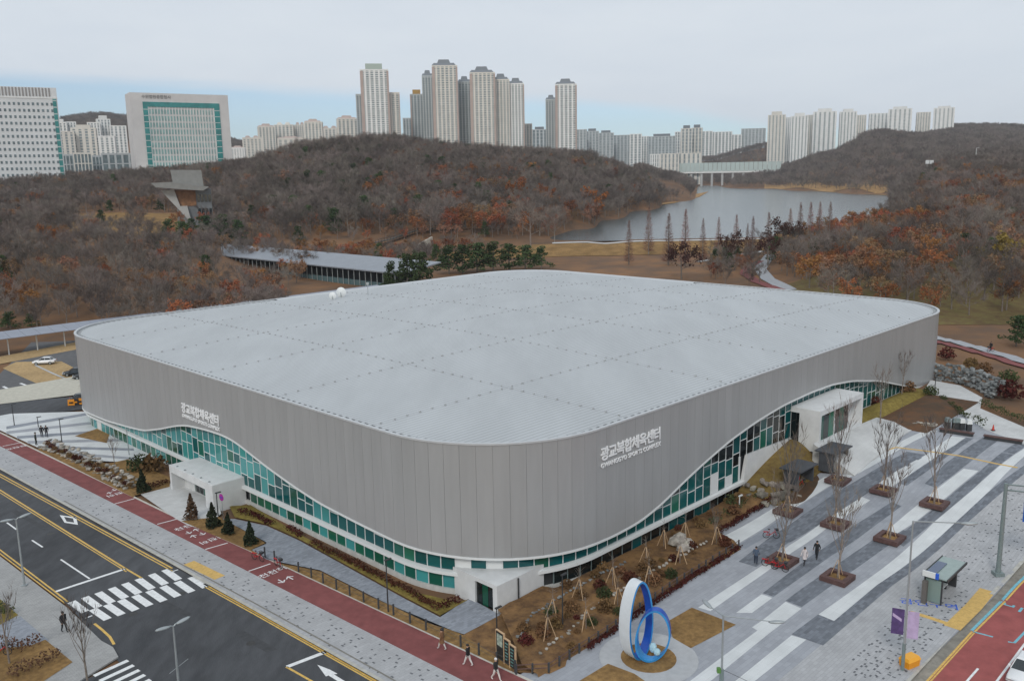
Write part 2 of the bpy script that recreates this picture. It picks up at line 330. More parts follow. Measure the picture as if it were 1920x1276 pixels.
# left street: runs from beside the camera away to the left
RD = Vector((-math.cos(math.radians(41.4)), math.sin(math.radians(41.4)), 0)); RN = Vector((RD.y, -RD.x, 0))  # along, towards the hall
sheet('road', [(-200, 783), (0, 880), (324.7, 1059), (715, 1278), (1000, 1440), (600, 1700), (320, 1380), (228, 1246), (127, 1133), (0, 1037), (-260, 840)], .0, ASPHALT)
MANH = mat('manhole iron', (.035, .034, .033), .6, .3, 6)
for px_, py_ in ((340, 1112), (95, 1000), (470, 1205), (250, 1150), (560, 1240)):
    mb = MB(); c = at(px_, py_, .004); mb.add([(c.x+.38*math.cos(a), c.y+.38*math.sin(a), .004) for a in np.linspace(0, 2*math.pi, 17)[:-1]], [tuple(range(16))]); struct('manhole_cover', mb.mesh('manhole_cover', MANH))
PATCH = mat('asphalt patch', (.052, .054, .058), .95, .15, 2, mottled=.1)
for q_ in ([(300, 1120), (360, 1150), (352, 1156), (290, 1126)], [(455, 1180), (520, 1216), (500, 1222), (440, 1190)], [(30, 955), (90, 990), (84, 994), (22, 960)]): sheet('road_patch', q_, .0025, PATCH)
sheet('side_street', [(228, 1246), (320, 1380), (420, 1520), (-60, 1560), (60, 1330), (150, 1276)], .004, ASPHALT)
sheet('sidewalk', [(-250, 722), (0, 835.7), (381, 1027.7), (869.6, 1275.2), (1160, 1420), (1000, 1440), (715, 1272), (326, 1055), (0, 876), (-200, 778)], .12, SIDEW, thick=.14)
sheet('bike_lane', [(-250, 705), (0, 810.3), (330, 969), (540.7, 1063.7), (960, 1259), (1240, 1390), (1160, 1420), (869.6, 1275.2), (381, 1027.7), (0, 835.7), (-250, 722)], .13, BIKE, thick=.14)
strip('lane_edging', [(-250, 705), (0, 810.3), (330, 969), (540.7, 1063.7), (960, 1259), (1100, 1324)], .28, .135, mat('pale edging', (.50, .47, .42), .85, .1, 2))
strip('kerb', [(-200, 779), (0, 877.5), (325.5, 1056), (714, 1273.5), (1000, 1438)], .32, .136, KERB, side=.5)
strip('gutter_line', [(120, 938), (325, 1049), (480, 1131), (714, 1260), (900, 1366)], .16, .134, mat('drain stone', (.20, .19, .17), .9, .1, 2))
sheet('near_sidewalk', [(-260, 848), (0, 1042), (127, 1139), (190, 1200), (212, 1212), (222, 1230), (180, 1256), (60, 1330), (-300, 1330)], .12, SIDE2, thick=.14)
sheet('side_sidewalk', [(-300, 1335), (60, 1335), (160, 1262), (100, 1300), (40, 1400), (-300, 1400)], .11, SIDE2)
# road markings
mk = lambda px, wd, m, **k: strip('road_marking', px, wd, .006, m, **k)
mk([(-150, 812), (0, 887), (324.7, 1064)], .18, LINEY, side=0); mk([(-150, 816), (0, 892), (324.7, 1069.5)], .14, LINEY, side=0)
mk([(384, 1093), (480, 1146), (720, 1282), (950, 1412)], .18, LINEY, side=0); mk([(384, 1098), (480, 1151), (715, 1284)], .14, LINEY, side=0)
mk([(-150, 845), (0, 918), (237, 1066), (266, 1083)], .20, LINEY); mk([(-150, 850), (0, 923), (237, 1071)], .12, LINEY)
mk([(-200, 888), (0, 1030), (101.6, 1107), (127, 1127)], .16, LINEY); mk([(-200, 895), (0, 1037), (122, 1130)], .12, LINEY)
mk([(177, 1168), (192, 1180), (206, 1193), (214, 1207)], .22, LINEY)
mk([(105, 1108), (236, 1065)], .38, LINEW); mk([(611, 1221), (538, 1249)], .42, LINEW); mk([(537, 1249), (590, 1279), (700, 1340)], .2, LINEY)
mk([(114, 1048), (168, 1084)], .18, LINEW); mk([(60, 1012), (80, 1025)], .18, LINEW); mk([(13, 979), (31, 992)], .18, LINEW)
for x, y in ((-40, 950), (-90, 918)): mk([(x, y), (x+17, y+12)], .18, LINEW)
for k in range(8):                                # zebra crossing, two staggered rows
    a = (Vector((128, 1127)).lerp(Vector((303, 1067)), k/7.0)); b = (Vector((168, 1141)).lerp(Vector((352, 1081)), k/7.0))
    mk([(a.x+6, a.y), (a.x+32, a.y+19)], .72, LINEW)
    mk([(b.x+6, b.y), (b.x+34, b.y+19)], .72, LINEW)
mk([(160, 1158), (173, 1153)], .16, LINEW); mk([(322, 1071), (334, 1067)], .16, LINEW)
for k in range(6): mk([(176+k*11.0, 1266+k*9.5), (240+k*10.5, 1237+k*9.0)], .42, LINEW)
dm = [at(*p, .006) for p in ((112, 965), (143, 969), (146, 983), (121, 979))]; di = [at(*p, .006) for p in ((120, 968), (137, 971), (139, 979), (125, 977))]
mb = MB(); mb.add([tuple(v) for v in dm+di], [(0, 1, 5, 4), (1, 2, 6, 5), (2, 3, 7, 6), (3, 0, 4, 7)]); obj('road_marking', mb.mesh('diamond', LINEW), kind='structure')
mb = MB(); P = [at(*p, .006) for p in ((595, 1245), (618, 1254), (633, 1262), (626, 1263), (660, 1284), (652, 1288), (616, 1265), (611, 1267))]
mb.add([tuple(v) for v in P], [(0, 1, 2, 3, 6, 7), (3, 4, 5, 6)]); obj('road_marking', mb.mesh('arrow', LINEW), kind='structure')
def ground_text(body, px, size, m, rz, off=.137, name='lane_lettering', align='CENTER', sx=1.0):
    c = bpy.data.curves.new('t', 'FONT'); c.body = body; c.size = size; c.align_x = align; c.align_y = 'CENTER'; c.resolution_u = 2; c.offset = .008*size
    o = bpy.data.objects.new('t', c); COL.objects.link(o); me = bpy.data.meshes.new_from_object(o.evaluated_get(bpy.context.evaluated_depsgraph_get()))
    bpy.data.objects.remove(o); me.materials.clear(); me.materials.append(m); P = at(px[0], px[1], off); r = obj(name, me, None, P, rz); r.scale = (sx, 1, 1); r['kind'] = 'structure'; return r
rzA = math.atan2(RD.y, RD.x) - math.pi/2           # text read while riding away along the lane
for px, body, rot, sz in (((352, 986), '천천히', 0, .95), ((398, 1010), '천천히', math.pi, .95), ((222, 924), '천천히', math.pi, .95), ((30, 838), '천천히', math.pi, .95), ((512, 1072), '천천히', 0, .95)):
    ground_text(body, px, sz, LINEW, rzA+rot, sx=1.15)
for px, body, rot, sz in (((369, 993), '↑', 0, 1.2), ((354, 998), '↓', 0, 1.2), ((380, 1000), '↓', 0, 1.2), ((364, 1005), '↑', 0, 1.2), ((206, 924), '↑', 0, 1.1), ((214, 918), '↓', 0, 1.1), ((545, 1083), '↑', 0, 1.3), ((528, 1089), '↓', 0, 1.3), ((12, 842), '↑', 0, 1.1)):
    ground_text(body, px, sz, LINEW, rzA+rot)
for a, b in (((295, 982), (333, 972)), ((385, 1029), (427, 1017)), ((466, 1070), (507, 1056)), ((215, 944), (252, 934)), ((5, 836), (40, 829))): strip('lane_marking', [a, b], .16, .137, LINEW)
strip('tactile_paving', [(354, 1054), (412, 1082)], 1.15, .126, TACT)
# dark inlaid setts of the sidewalks, one mesh per walk
DOT = mat('dark sett', (.125, .13, .14), .9, .25, 6)
def setts(name, a0, a1, b0, b1, n, off, rz, frac=1.0):
    mbx = MB(); r = random.Random(n)
    nv = max(3, int(math.sqrt(n/7))); nu = n//nv
    for k_ in range(nu*nv):
        if r.random() < .16: continue
        u, v = (k_//nv+r.uniform(.05, .95))/nu, (k_ % nv+r.uniform(.05, .95))/nv; p = Vector(a0).lerp(Vector(a1), u); q = Vector(b0).lerp(Vector(b1), u); c = p.lerp(q, v); P = at(c.x, c.y, off)
        w_, h_ = r.choice([(.30, .16), (.17, .16), (.28, .15), (.16, .26)]); x = Vector((math.cos(rz), math.sin(rz), 0))*w_/2; y = Vector((-math.sin(rz), math.cos(rz), 0))*h_/2
        mbx.add([tuple(P-x-y), tuple(P+x-y), tuple(P+x+y), tuple(P-x+y)], [(0, 1, 2, 3)])
    obj(name, mbx.mesh(name, DOT), kind='stuff')
rzs = math.atan2(RD.y, RD.x)
setts('sidewalk_setts', (0, 845), (860, 1280), (0, 868), (720, 1268), 230, .1242, rzs)
# right road and square
sheet('bus_lane', [(1735, 1276), (1821, 1182), (1906, 1096), (1990, 1014), (2300, 760), (2700, 1000), (2100, 1500), (1560, 1500), (1640, 1380)], .003, REDROAD)
sheet('gutter', [(1690, 1290), (1791, 1181), (1876, 1098), (1920, 1050), (2000, 968), (2250, 740), (2300, 760), (1990, 1014), (1906, 1096), (1821, 1182), (1735, 1276), (1640, 1380), (1600, 1380)], .006, mat('stained gutter concrete', (.22, .205, .175), .9, .2, 1.2, mottled=.2))
strip('kerb', [(1600, 1376), (1701, 1276), (1791, 1179), (1876, 1096), (1920, 1048), (2000, 966), (2250, 738)], .34, .126, KERB)
mk2 = lambda px, wd, m, off=.01: strip('road_marking', px, wd, off, m)
mk2([(1650, 1372), (1738, 1276), (1823, 1183)], .17, LINEY); mk2([(1658, 1372), (1745, 1276), (1828, 1184)], .12, LINEY); mk2([(1828, 1183), (1912, 1096), (1990, 1018)], .16, LINEY)
CYAN = mat('road paint cyan', (.16, .42, .50), .7, .15, 4)
mk2([(1822, 1181), (1904, 1097), (1980, 1020)], .24, CYAN); mk2([(1824, 1183), (1862, 1193)], .2, CYAN); mk2([(1890, 1202), (1902, 1204), (1935, 1170)], .2, CYAN)
mk2([(1760, 1336), (1813, 1276), (1834, 1252)], .17, LINEW); mk2([(1800, 1356), (1869, 1276), (1919, 1209), (1990, 1120)], .17, LINEW)
for nm, px, body, sz in (('road_lettering', (1925, 1142), '버스', 2.2),): ground_text(body, px, sz, CYAN, HALL-math.pi/2, .012, nm)
# square: base slab and inlaid bands, in the hall frame
sheet('plaza', [(-14, -7.2), (34, -6.8), (34, -2.6), (58, -4.4), (60, -8.6), (82, -9.6), (95, -10.5), (88, -25.5), (100, -36), (52, -33.4), (18, -32.5), (-14, -32.3)], .12, PGREY, px=False, thick=.16)
BN = 0
def band(pxs, m):
    global BN; BN += 1
    o = sheet('plaza_band', pxs, .128 + .0005*(BN % 7), m); return o
sheet('plaza_sidewalk', [(18, -32.4), (52, -33.3), (96, -36), (90, -28), (70, -27.0), (54, -25.5), (35, -24.4), (-14, -24.3), (-14, -32.3)], .126, SIDEW, px=False)
band([(1484, 1188), (1543, 1209), (1674, 1096), (1813, 980), (1920, 888), (1960, 852), (1920, 872), (1855, 920), (1790, 980), (1644, 1096), (1564, 1163), (1534, 1151)], PDARK)
band([(1534.5, 1151), (1564, 1163), (1644, 1096), (1790, 980), (1855, 920), (1960, 826), (1920, 840.6), (1821, 920), (1752, 977.6), (1598, 1106)], PWHITE)
band([(1484, 1190), (1512, 1198), (1440, 1256), (1340, 1336), (1290, 1330), (1378, 1276)], PWHITE)
band([(1473, 1127), (1503, 1140), (1440, 1188), (1332, 1276), (1250, 1340), (1200, 1340), (1293, 1276), (1420, 1181), (1410, 1175), (1432, 1160)], PWHITE)
band([(1473, 1125), (1503, 1137), (1560, 1096), (1640, 1040), (1700, 995), (1672, 985), (1600, 1036), (1508, 1099)], PDARK)
band([(1380, 1148), (1410, 1148), (1448, 1120), (1428, 1113)], PWHITE)
band([(1430, 1111), (1450, 1118), (1560, 1040), (1640, 985), (1690, 948), (1672, 940), (1600, 985), (1520, 1042)], PDARK)
band([(1308.9, 1137.9), (1332, 1144.6), (1438.5, 1070), (1485, 1035), (1560, 982), (1632, 937), (1614, 930), (1540, 980), (1480, 1021.5), (1432.5, 1056.8)], PWHITE)
band([(1385, 1052), (1418, 1062), (1470, 1022), (1560, 966), (1640, 915), (1738, 852), (1700, 846), (1610, 898), (1540, 938), (1445, 1005)], PDARK)
band([(1359.6, 1003), (1380, 1021), (1456, 973), (1490, 951), (1553, 912), (1611, 886), (1648, 866), (1758, 807), (1738, 805), (1629, 863), (1593, 888), (1545, 894), (1491.9, 925.5), (1434, 961.5)], PWHITE)
band([(1382, 1022), (1398, 1028), (1470, 986), (1560, 928), (1600, 900), (1586, 896), (1553, 914), (1490, 953)], PMID)
band([(1785, 817), (1810, 820), (1790, 834), (1740, 866), (1690, 900), (1672, 912), (1648, 905), (1680, 883), (1740, 850)], PWHITE)
band([(1807, 878), (1835, 882), (1768, 937), (1720, 975), (1672, 1006), (1655, 1000), (1700, 962), (1758, 915)], PWHITE)
band([(1903, 831), (1925, 834), (1918, 840), (1821, 919), (1752, 976.5), (1694, 1024), (1674, 1012), (1680, 1006), (1770, 938), (1837, 883)], PDARK)
band([(1843, 820), (1874, 824), (1829, 858), (1789, 889), (1755, 914), (1734, 906), (1773, 868), (1797, 851)], PDARK)
band([(1811, 820), (1826, 821), (1790, 846), (1745, 878), (1700, 910), (1684, 905), (1740, 867), (1790, 835)], PDARK)
strip('tactile_line', [(1655, 846), (1680, 838), (1745, 846), (1800, 854), (1865, 868), (1908, 876)], .34, .134, TACT)
strip('tactile_line', [(1600, 886), (1640, 858), (1672, 838)], .34, .134, TACT)
strip('tactile_paving', [(1785, 1176), (1826, 1136), (1852, 1105)], 1.3, .134, TACT); strip('tactile_paving', [(1706, 1146), (1740, 1156), (1776, 1168)], .55, .1345, TACT)
setts('plaza_setts', (1560, 1276), (1910, 890), (1690, 1270), (1940, 1010), 420, .1335, HALL)
BLUEP = mat('blue paint', (.02, .10, .55), .7, .1, 4)
ground_text('금연구역', (1742, 1132), 1.15, BLUEP, HALL-math.radians(64), .135, 'pavement_lettering', sx=1.15)
# lawns, beds and paths beside the hall
sheet('lawn', [(1297, 1138), (1380, 1170), (1295, 1214), (1262, 1195), (1250, 1165)], .145, DRYG)
sheet('lawn', [(1085, 1276), (1140, 1243), (1190, 1262), (1230, 1290), (1150, 1330)], .145, DRYG)
mb = MB(); c = at(1216, 1232, .13); mb.add([(c.x+2.2*math.cos(a), c.y+2.2*math.sin(a), .147) for a in np.linspace(0, 2*math.pi, 25)[:-1]], [tuple(range(24))]); struct('lawn_ring', mb.mesh('lawn_ring', DRYG))
mb = MB(); mb.add([(c.x+3.9*math.cos(a), c.y+3.9*math.sin(a), .141) for a in np.linspace(0, 2*math.pi, 33)[:-1]], [tuple(range(32))]); struct('paved_ring', mb.mesh('paved_ring', mat('ring stone', (.40, .41, .42), .85, .06, 2)))
sheet('entrance_paving', [(262, 925), (330, 972), (352, 984), (380, 992), (415, 962), (408, 940), (321, 905)], .14, WHPATH)
sheet('walkway', [(418, 972), (440, 972), (500, 985), (560, 1012), (640, 1056), (760, 1122), (825, 1156), (880, 1120), (938, 1152), (870, 1188), (800, 1166), (700, 1118), (600, 1068), (500, 1048), (472, 1030), (500, 1018)], .15, WALKG)
sheet('lawn', [(430, 948), (470, 946), (560, 1000), (760, 1105), (860, 1128), (880, 1122), (825, 1153), (760, 1119), (640, 1053), (560, 1009), (500, 982), (440, 969)], .16, YELG)
sheet('verge', [(340, 976), (410, 968), (500, 1016), (470, 1030), (520, 1054), (600, 1070), (700, 1120), (870, 1190), (960, 1250), (958, 1257), (720, 1147), (540, 1063)], .15, DRYG)
sheet('lawn', [(206, 868), (240, 860), (320, 895), (318, 912), (255, 928), (130, 868), (150, 864)], .15, DRYG)
sheet('lawn', [(140, 817), (200, 797), (205, 815), (200, 830)], .15, DRYG)
sheet('verge', [(80, 838), (120, 845), (200, 885), (255, 926), (250, 932), (70, 842)], .145, DRYG)
# striped square left of the hall
sheet('left_plaza', [(-60, 790), (20, 775), (195, 770), (330, 850), (250, 866), (140, 862), (70, 838), (0, 806)], .125, PWHITE)
for i, y0 in enumerate((797, 806, 815, 824, 833, 842)):
    dx = max(0, (y0-806)*2.2); sheet('plaza_band', [(dx+12, y0+2), (dx+12, y0+7.2), (196+i*14, y0-24.5+i*9), (194+i*14, y0-29+i*9)], .1285+.0004*i, PGREY if i % 2 else PMID)
sheet('service_road', [(-80, 782), (0, 755), (140, 743), (200, 735), (200, 762), (60, 778), (-40, 800)], .06, ASPHALT)
sheet('pale_walk', [(-80, 745), (0, 730), (170, 700), (200, 700), (200, 735), (140, 740), (0, 757), (-80, 776)], .13, mat('pale gravel walk', (.47, .45, .38), .9, .1, 1.5))
sheet('parking_lot', [(-200, 740), (0, 700), (60, 640), (230, 610), (240, 690), (165, 700), (0, 748), (-120, 760)], .0, mat('old asphalt', (.10, .10, .103), .95, .12, 1, mottled=.1))
sheet('parking_grass', [(5, 690), (30, 678), (115, 677), (190, 715), (190, 728), (110, 737)], .02, GRAVEL)
sheet('parking_grass', [(-90, 745), (0, 734), (32, 750), (-60, 765)], .02, GRAVEL)
strip('wheel_kerb', [(66, 684), (100, 700), (185, 736)], .5, .08, CONC)
sheet('parking_edge', [(-100, 690), (0, 668), (200, 630), (205, 643), (0, 682), (-100, 706)], .03, GRAVEL)
for a, b in (((38, 718), (52, 723)), ((6, 724), (16, 729))): strip('road_marking', [a, b], .5, .012, LINEW)
# near kerb garden, lower left
sheet('lawn', [(-80, 1090), (0, 1122), (34, 1152), (0, 1170), (-80, 1176)], .15, YELG)
sheet('walkway', [(-80, 1180), (0, 1168), (38, 1154), (92, 1200), (60, 1208), (-80, 1226)], .14, WALKG)
sheet('lawn', [(-80, 1226), (60, 1208), (85, 1198), (136, 1240), (60, 1290), (-80, 1330)], .15, DRYG)
# park beyond the right end: pale path, cycle path
sheet('park_path', [(1745, 712), (1800, 722), (1842, 745), (1838, 765), (1920, 800), (2000, 830), (2000, 880), (1920, 832), (1850, 806), (1800, 775), (1762, 745), (1735, 727)], .13, WHPATH)
sheet('forecourt_edge', [(1590, 882), (1640, 852), (1680, 824), (1690, 828), (1645, 857), (1597, 886)], .17, CONC)
# ------------------------------------------------------------------ the sports hall (survey units, frame at ORG)
LS, LT, RC, RT = 130.5, 120.5, 16.0, 17.0
hall = thing('sports_hall', 'large grey metal clad sports hall with rounded corners and a wave cut lower edge', 'sports hall', ORG, HALL)
hall.scale = (K, K, K)                              # parts below are modelled in survey units
FAC = mat('facade metal', (.372, .377, .380), .40, .04, .8, metal=.25, spec=.4, rnd=.028, stretch=(1, 1, .12))
BACK = mat('facade joint', (.335, .335, .335), .6)
TRIM = mat('white trim', (.66, .68, .68), .5)
ROOFM = mat('roof metal', (.455, .475, .485), .5, .05, .22, spec=.35, metal=.15, mottled=.03, stretch=(1, .25, 1))
t_ = ROOFM.node_tree                                # fine standing seams
g_ = N(t_, 'ShaderNodeNewGeometry'); mp_ = N(t_, 'ShaderNodeMapping'); mp_.inputs['Rotation'].default_value = (0, 0, -HALL); t_.links.new(g_.outputs['Position'], mp_.inputs[0])
wv = N(t_, 'ShaderNodeTexWave', wave_type='BANDS', bands_direction='Y'); wv.inputs['Scale'].default_value = .52; wv.inputs['Distortion'].default_value = .0; t_.links.new(mp_.outputs[0], wv.inputs[0])
bs_ = t_.nodes['Principled BSDF']; lk = bs_.inputs['Base Color'].links[0].from_socket
hs_ = N(t_, 'ShaderNodeHueSaturation'); mr_ = N(t_, 'ShaderNodeMapRange'); t_.links.new(wv.outputs[1], mr_.inputs[0]); mr_.inputs[1].default_value = .0; mr_.inputs[2].default_value = .35; mr_.inputs[3].default_value = .74; mr_.inputs[4].default_value = 1.02
t_.links.new(lk, hs_.inputs['Color']); t_.links.new(mr_.outputs[0], hs_.inputs['Value']); t_.links.new(hs_.outputs[0], bs_.inputs['Base Color'])
DARKG = mat('gutter dark', (.09, .10, .11), .6)
GL1 = mat('teal glass', (.004, .085, .088), .07, spec=.55, rnd=.18)
GL2 = mat('light teal glass', (.05, .27, .27), .10, spec=.6, rnd=.2)
GL3 = mat('green glass', (.012, .105, .072), .07, spec=.55, rnd=.3)
GL4 = mat('black glass', (.010, .014, .015), .06, spec=.6, rnd=.4)
# path of the outer skin
path = []; acc = 0.0
def seg_line(a, b):
    n = max(2, int(math.hypot(b[0]-a[0], b[1]-a[1])/.5)); dx, dy = b[0]-a[0], b[1]-a[1]; L = math.hypot(dx, dy)
    for k in range(n): path.append((a[0]+dx*k/n, a[1]+dy*k/n, -dy/L*-1, -dx/L))
def seg_arc(c, a0, a1):
    n = 48
    for k in range(n): a = math.radians(a0+(a1-a0)*k/n); path.append((c[0]+RC*math.cos(a), c[1]+RC*math.sin(a), math.cos(a), math.sin(a)))
seg_line((48, LT), (RC, LT)); seg_arc((RC, LT-RC), 90, 180); seg_line((0, LT-RC), (0, RC)); seg_arc((RC, RC), 180, 270)
seg_line((RC, 0), (LS-RC, 0)); seg_arc((LS-RC, RC), 270, 360); seg_line((LS, RC), (LS, 62)); path.append((LS, 62, 1, 0))
PA = np.array(path); dd = np.hypot(np.diff(PA[:, 0]), np.diff(PA[:, 1])); PQ = np.concatenate([[0], np.cumsum(dd)]); QL = PQ[-1]
nn = np.zeros((len(PA), 2)); dv = np.gradient(PA[:, :2], axis=0); ln = np.hypot(dv[:, 0], dv[:, 1]); nn[:, 0] = dv[:, 1]/ln*-1; nn[:, 1] = dv[:, 0]/ln
nn = -nn if (nn[len(nn)//3]@np.array([1, 0]) > 0) else nn            # outward
def pt(q, inset=0.0): 
    x = np.interp(q, PQ, PA[:, 0]); y = np.interp(q, PQ, PA[:, 1]); a = np.interp(q, PQ, nn[:, 0]); b = np.interp(q, PQ, nn[:, 1]); l = math.hypot(a, b); return x-a/l*inset, y-b/l*inset
qA = 32.0; arcL = RC*math.pi/2; qL0 = qA+arcL; qL1 = qL0+(LT-2*RC); qR0 = qL1+arcL; qR1 = qR0+(LS-2*RC)   # arc ends
def q_left(t): return qL0+(LT-RC-t)
def q_right(s): return qR0+(s-RC)
_k = [(0, 3.4), (qA, 3.2), (qL0-6, 3.1), (q_left(101), 3.2), (q_left(96), 3.3), (q_left(87), 3.94), (q_left(80.6), 4.55), (q_left(74.4), 6.03), (q_left(68.6), 7.67), (q_left(64.9), 8.45), (q_left(59), 8.95), (q_left(54), 9.15), (q_left(50.5), 8.9), (q_left(42.4), 7.16), (q_left(36.1), 6.07), (q_left(30.3), 5.3), (q_left(22.7), 4.93), (q_left(17), 4.75),
      (qL1+arcL*.5, 4.42), (q_right(16.2), 4.05), (q_right(18.4), 3.95), (q_right(23.4), 4.15), (q_right(27.7), 5.05), (q_right(32.1), 6.5), (q_right(36.8), 7.86), (q_right(43.1), 9.4), (q_right(49.9), 10.5), (q_right(57.3), 11.25), (q_right(65.5), 11.5), (q_right(72.6), 11.4), (q_right(80.3), 10.6), (q_right(91.1), 8.63), (q_right(100.7), 6.1), (q_right(108), 4.3), (q_right(112), 3.8), (QL, 3.8)]
_kq = np.array([a for a, _ in _k]); _kz = np.array([b for _, b in _k]); _fq = np.linspace(0, QL, 900); _fz = np.interp(_fq, _kq, _kz)
_w = np.hanning(17); _w /= _w.sum(); _fz = np.convolve(np.pad(_fz, 8, mode='edge'), _w, 'valid')
def zb(q): return float(np.interp(q, _fq, _fz))
def part(name, mbx, m, smooth=False, **k): return mbx.build(name, m, hall, smooth, **k)
def sweep(qs, prof, name, m, smooth=False, mi=None):   # prof(q) -> [(inset, z)...] closed polygon
    mbx = MB(); n = None; base = 0
    for i, q in enumerate(qs):
        pr = prof(q); n = len(pr); mbx.v += [(*pt(q, a), z) for a, z in pr]
        if i:
            for k in range(n): mbx.f.append(((i-1)*n+k, (i-1)*n+(k+1) % n, i*n+(k+1) % n, i*n+k)); mbx.m.append(mi[k] if mi else 0)
    mbx.f += [tuple(range(n)), tuple(range((len(qs)-1)*n, len(qs)*n))[::-1]]; mbx.m += [0, 0]
    return part(name, mbx, m, smooth)
NP = 196; PW = QL/NP
for i in range(NP):                                  # facade panels, open joints between them
    q0, q1 = i*PW+.012, (i+1)*PW-.012; a0, a1, b0, b1 = pt(q0), pt(q1), pt(q0, .12), pt(q1, .12); z0, z1 = zb(q0)+.12, zb(q1)+.12
    mbx = MB(); mbx.add([(*a0, z0), (*a1, z1), (*a1, RT-.12), (*a0, RT-.12), (*b0, z0), (*b1, z1), (*b1, RT-.12), (*b0, RT-.12)], [(0, 1, 2, 3), (7, 6, 5, 4), (0, 4, 5, 1), (1, 5, 6, 2), (3, 2, 6, 7), (0, 3, 7, 4)])
    part('facade_panel', mbx, FAC)
fine = list(np.linspace(0, QL, 420))
sweep(fine, lambda q: [(.06, zb(q)+.14), (.06, RT-.14), (.30, RT-.14), (.30, zb(q)+.14)], 'panel_backing', BACK)
sweep(fine, lambda q: [(-.06, zb(q)-.10), (-.06, zb(q)+.14), (.30, zb(q)+.14), (.30, zb(q)+.02), (.95, zb(q)+.02), (.95, zb(q)-.06)], 'bottom_trim', [TRIM, BACK], mi=[0, 0, 0, 0, 0, 1])
sweep(fine, lambda q: [(-.08, RT-.13), (-.08, RT+.06), (.34, RT+.06), (.34, RT-.75), (.26, RT-.75), (.26, RT-.13)], 'roof_rim', mat('rim metal', (.50, .515, .525), .45, .05, 1, metal=.2))
sweep(fine, lambda q: [(.345, RT-.52), (.345, RT-.46), (1.45, RT-.46), (1.45, RT-.52)], 'roof_gutter', DARKG)
mbx = MB(); back = [(LS, 62), (LS, LT-RC)] + [(LS-RC+RC*math.cos(a), LT-RC+RC*math.sin(a)) for a in np.linspace(0, math.pi/2, 14)[1:]] + [(48, LT)]
for a, b in zip(back[:-1], back[1:]): mbx.add([(*a, 0), (*b, 0), (*b, RT+.06), (*a, RT+.06)], [(0, 1, 2, 3)])
part('rear_cladding', mbx, FAC)
mbx = MB()
for a, b in zip(back[:-1], back[1:]):
    ca, cb = (LS/2, LT/2), (LS/2, LT/2); k = .017
    a2 = (a[0]+(ca[0]-a[0])*k*1.3, a[1]+(ca[1]-a[1])*k*1.3); b2 = (b[0]+(cb[0]-b[0])*k*1.3, b[1]+(cb[1]-b[1])*k*1.3); mbx.add([(*a, RT+.062), (*b, RT+.062), (*b2, RT-.2), (*a2, RT-.2)], [(0, 1, 2, 3)])
part('rear_rim', mbx, bpy.data.materials['rim metal'])
mbx = MB()                                           # clips that bridge the gutter
for q in np.arange(1, QL-1, 1.25):
    a = pt(q-.28, .3); b = pt(q+.28, .3); c = pt(q+.28, 1.4); d = pt(q-.28, 1.4); mbx.add([(*a, RT-.2), (*b, RT-.2), (*c, RT-.16), (*d, RT-.16), (*a, RT-.26), (*b, RT-.26), (*c, RT-.22), (*d, RT-.22)], [(0, 1, 2, 3), (7, 6, 5, 4), (0, 4, 5, 1), (1, 5, 6, 2), (2, 6, 7, 3), (3, 7, 4, 0)])
part('gutter_bracket', mbx, ROOFM, kind='stuff')
# roof: domed sheets clipped to the rounded outline
def rrect(ins, n=14):
    r = RC-ins; o = []
    for cx, cy, a0 in ((LS-RC, LT-RC, 0), (RC, LT-RC, 90), (RC, RC, 180), (LS-RC, RC, 270)):
        for k in range(n+1): a = math.radians(a0+90*k/n); o.append((cx+r*math.cos(a), cy+r*math.sin(a)))
    return o
def clip(poly, conv):
    for i in range(len(conv)):
        a, b = conv[i], conv[(i+1) % len(conv)]; o = []; f = lambda p: (b[0]-a[0])*(p[1]-a[1])-(b[1]-a[1])*(p[0]-a[0])
        for j in range(len(poly)):
            p, q = poly[j], poly[(j+1) % len(poly)]; fp, fq = f(p), f(q)
            if fp >= 0: o.append(p)
            if (fp >= 0) != (fq >= 0): k = fp/(fp-fq); o.append((p[0]+(q[0]-p[0])*k, p[1]+(q[1]-p[1])*k))
        poly = o
        if not poly: return []
    return poly
def roof_z(s, t): a = 2*s/LS-1; b = 2*t/LT-1; return RT-.22 + 1.35*max(0, (1-a*a))*max(0, (1-b*b))
outline = rrect(1.05); GS = [0, 22, 43.5, 65, 86.5, 108, LS]; GT = [0, 20, 40, 60, 80, 100, LT]
for i in range(6):
    for j in range(6):
        mbx = MB(); n = 5; s0, s1, t0, t1 = GS[i]+.012, GS[i+1]-.012, GT[j]+.012, GT[j+1]-.012
        for a in range(n):
            for b in range(n):
                c = clip([(s0+(s1-s0)*a/n, t0+(t1-t0)*b/n), (s0+(s1-s0)*(a+1)/n, t0+(t1-t0)*b/n), (s0+(s1-s0)*(a+1)/n, t0+(t1-t0)*(b+1)/n), (s0+(s1-s0)*a/n, t0+(t1-t0)*(b+1)/n)], outline)
                if len(c) > 2: mbx.add([(x, y, roof_z(x, y)) for x, y in c], [tuple(range(len(c)))])
        if mbx.f: part('roof_panel', mbx, ROOFM, True)
mbx = MB(); n = 24                                    # deck under the sheets
for a in range(n):
    for b in range(n):
        c = clip([(LS*a/n, LT*b/n), (LS*(a+1)/n, LT*b/n), (LS*(a+1)/n, LT*(b+1)/n), (LS*a/n, LT*(b+1)/n)], outline)
        if len(c) > 2: mbx.add([(x, y, roof_z(x, y)-.12) for x, y in c], [tuple(range(len(c)))])
part('roof_deck', mbx, ROOFM, True)
mbx = MB(); rr = random.Random(3)
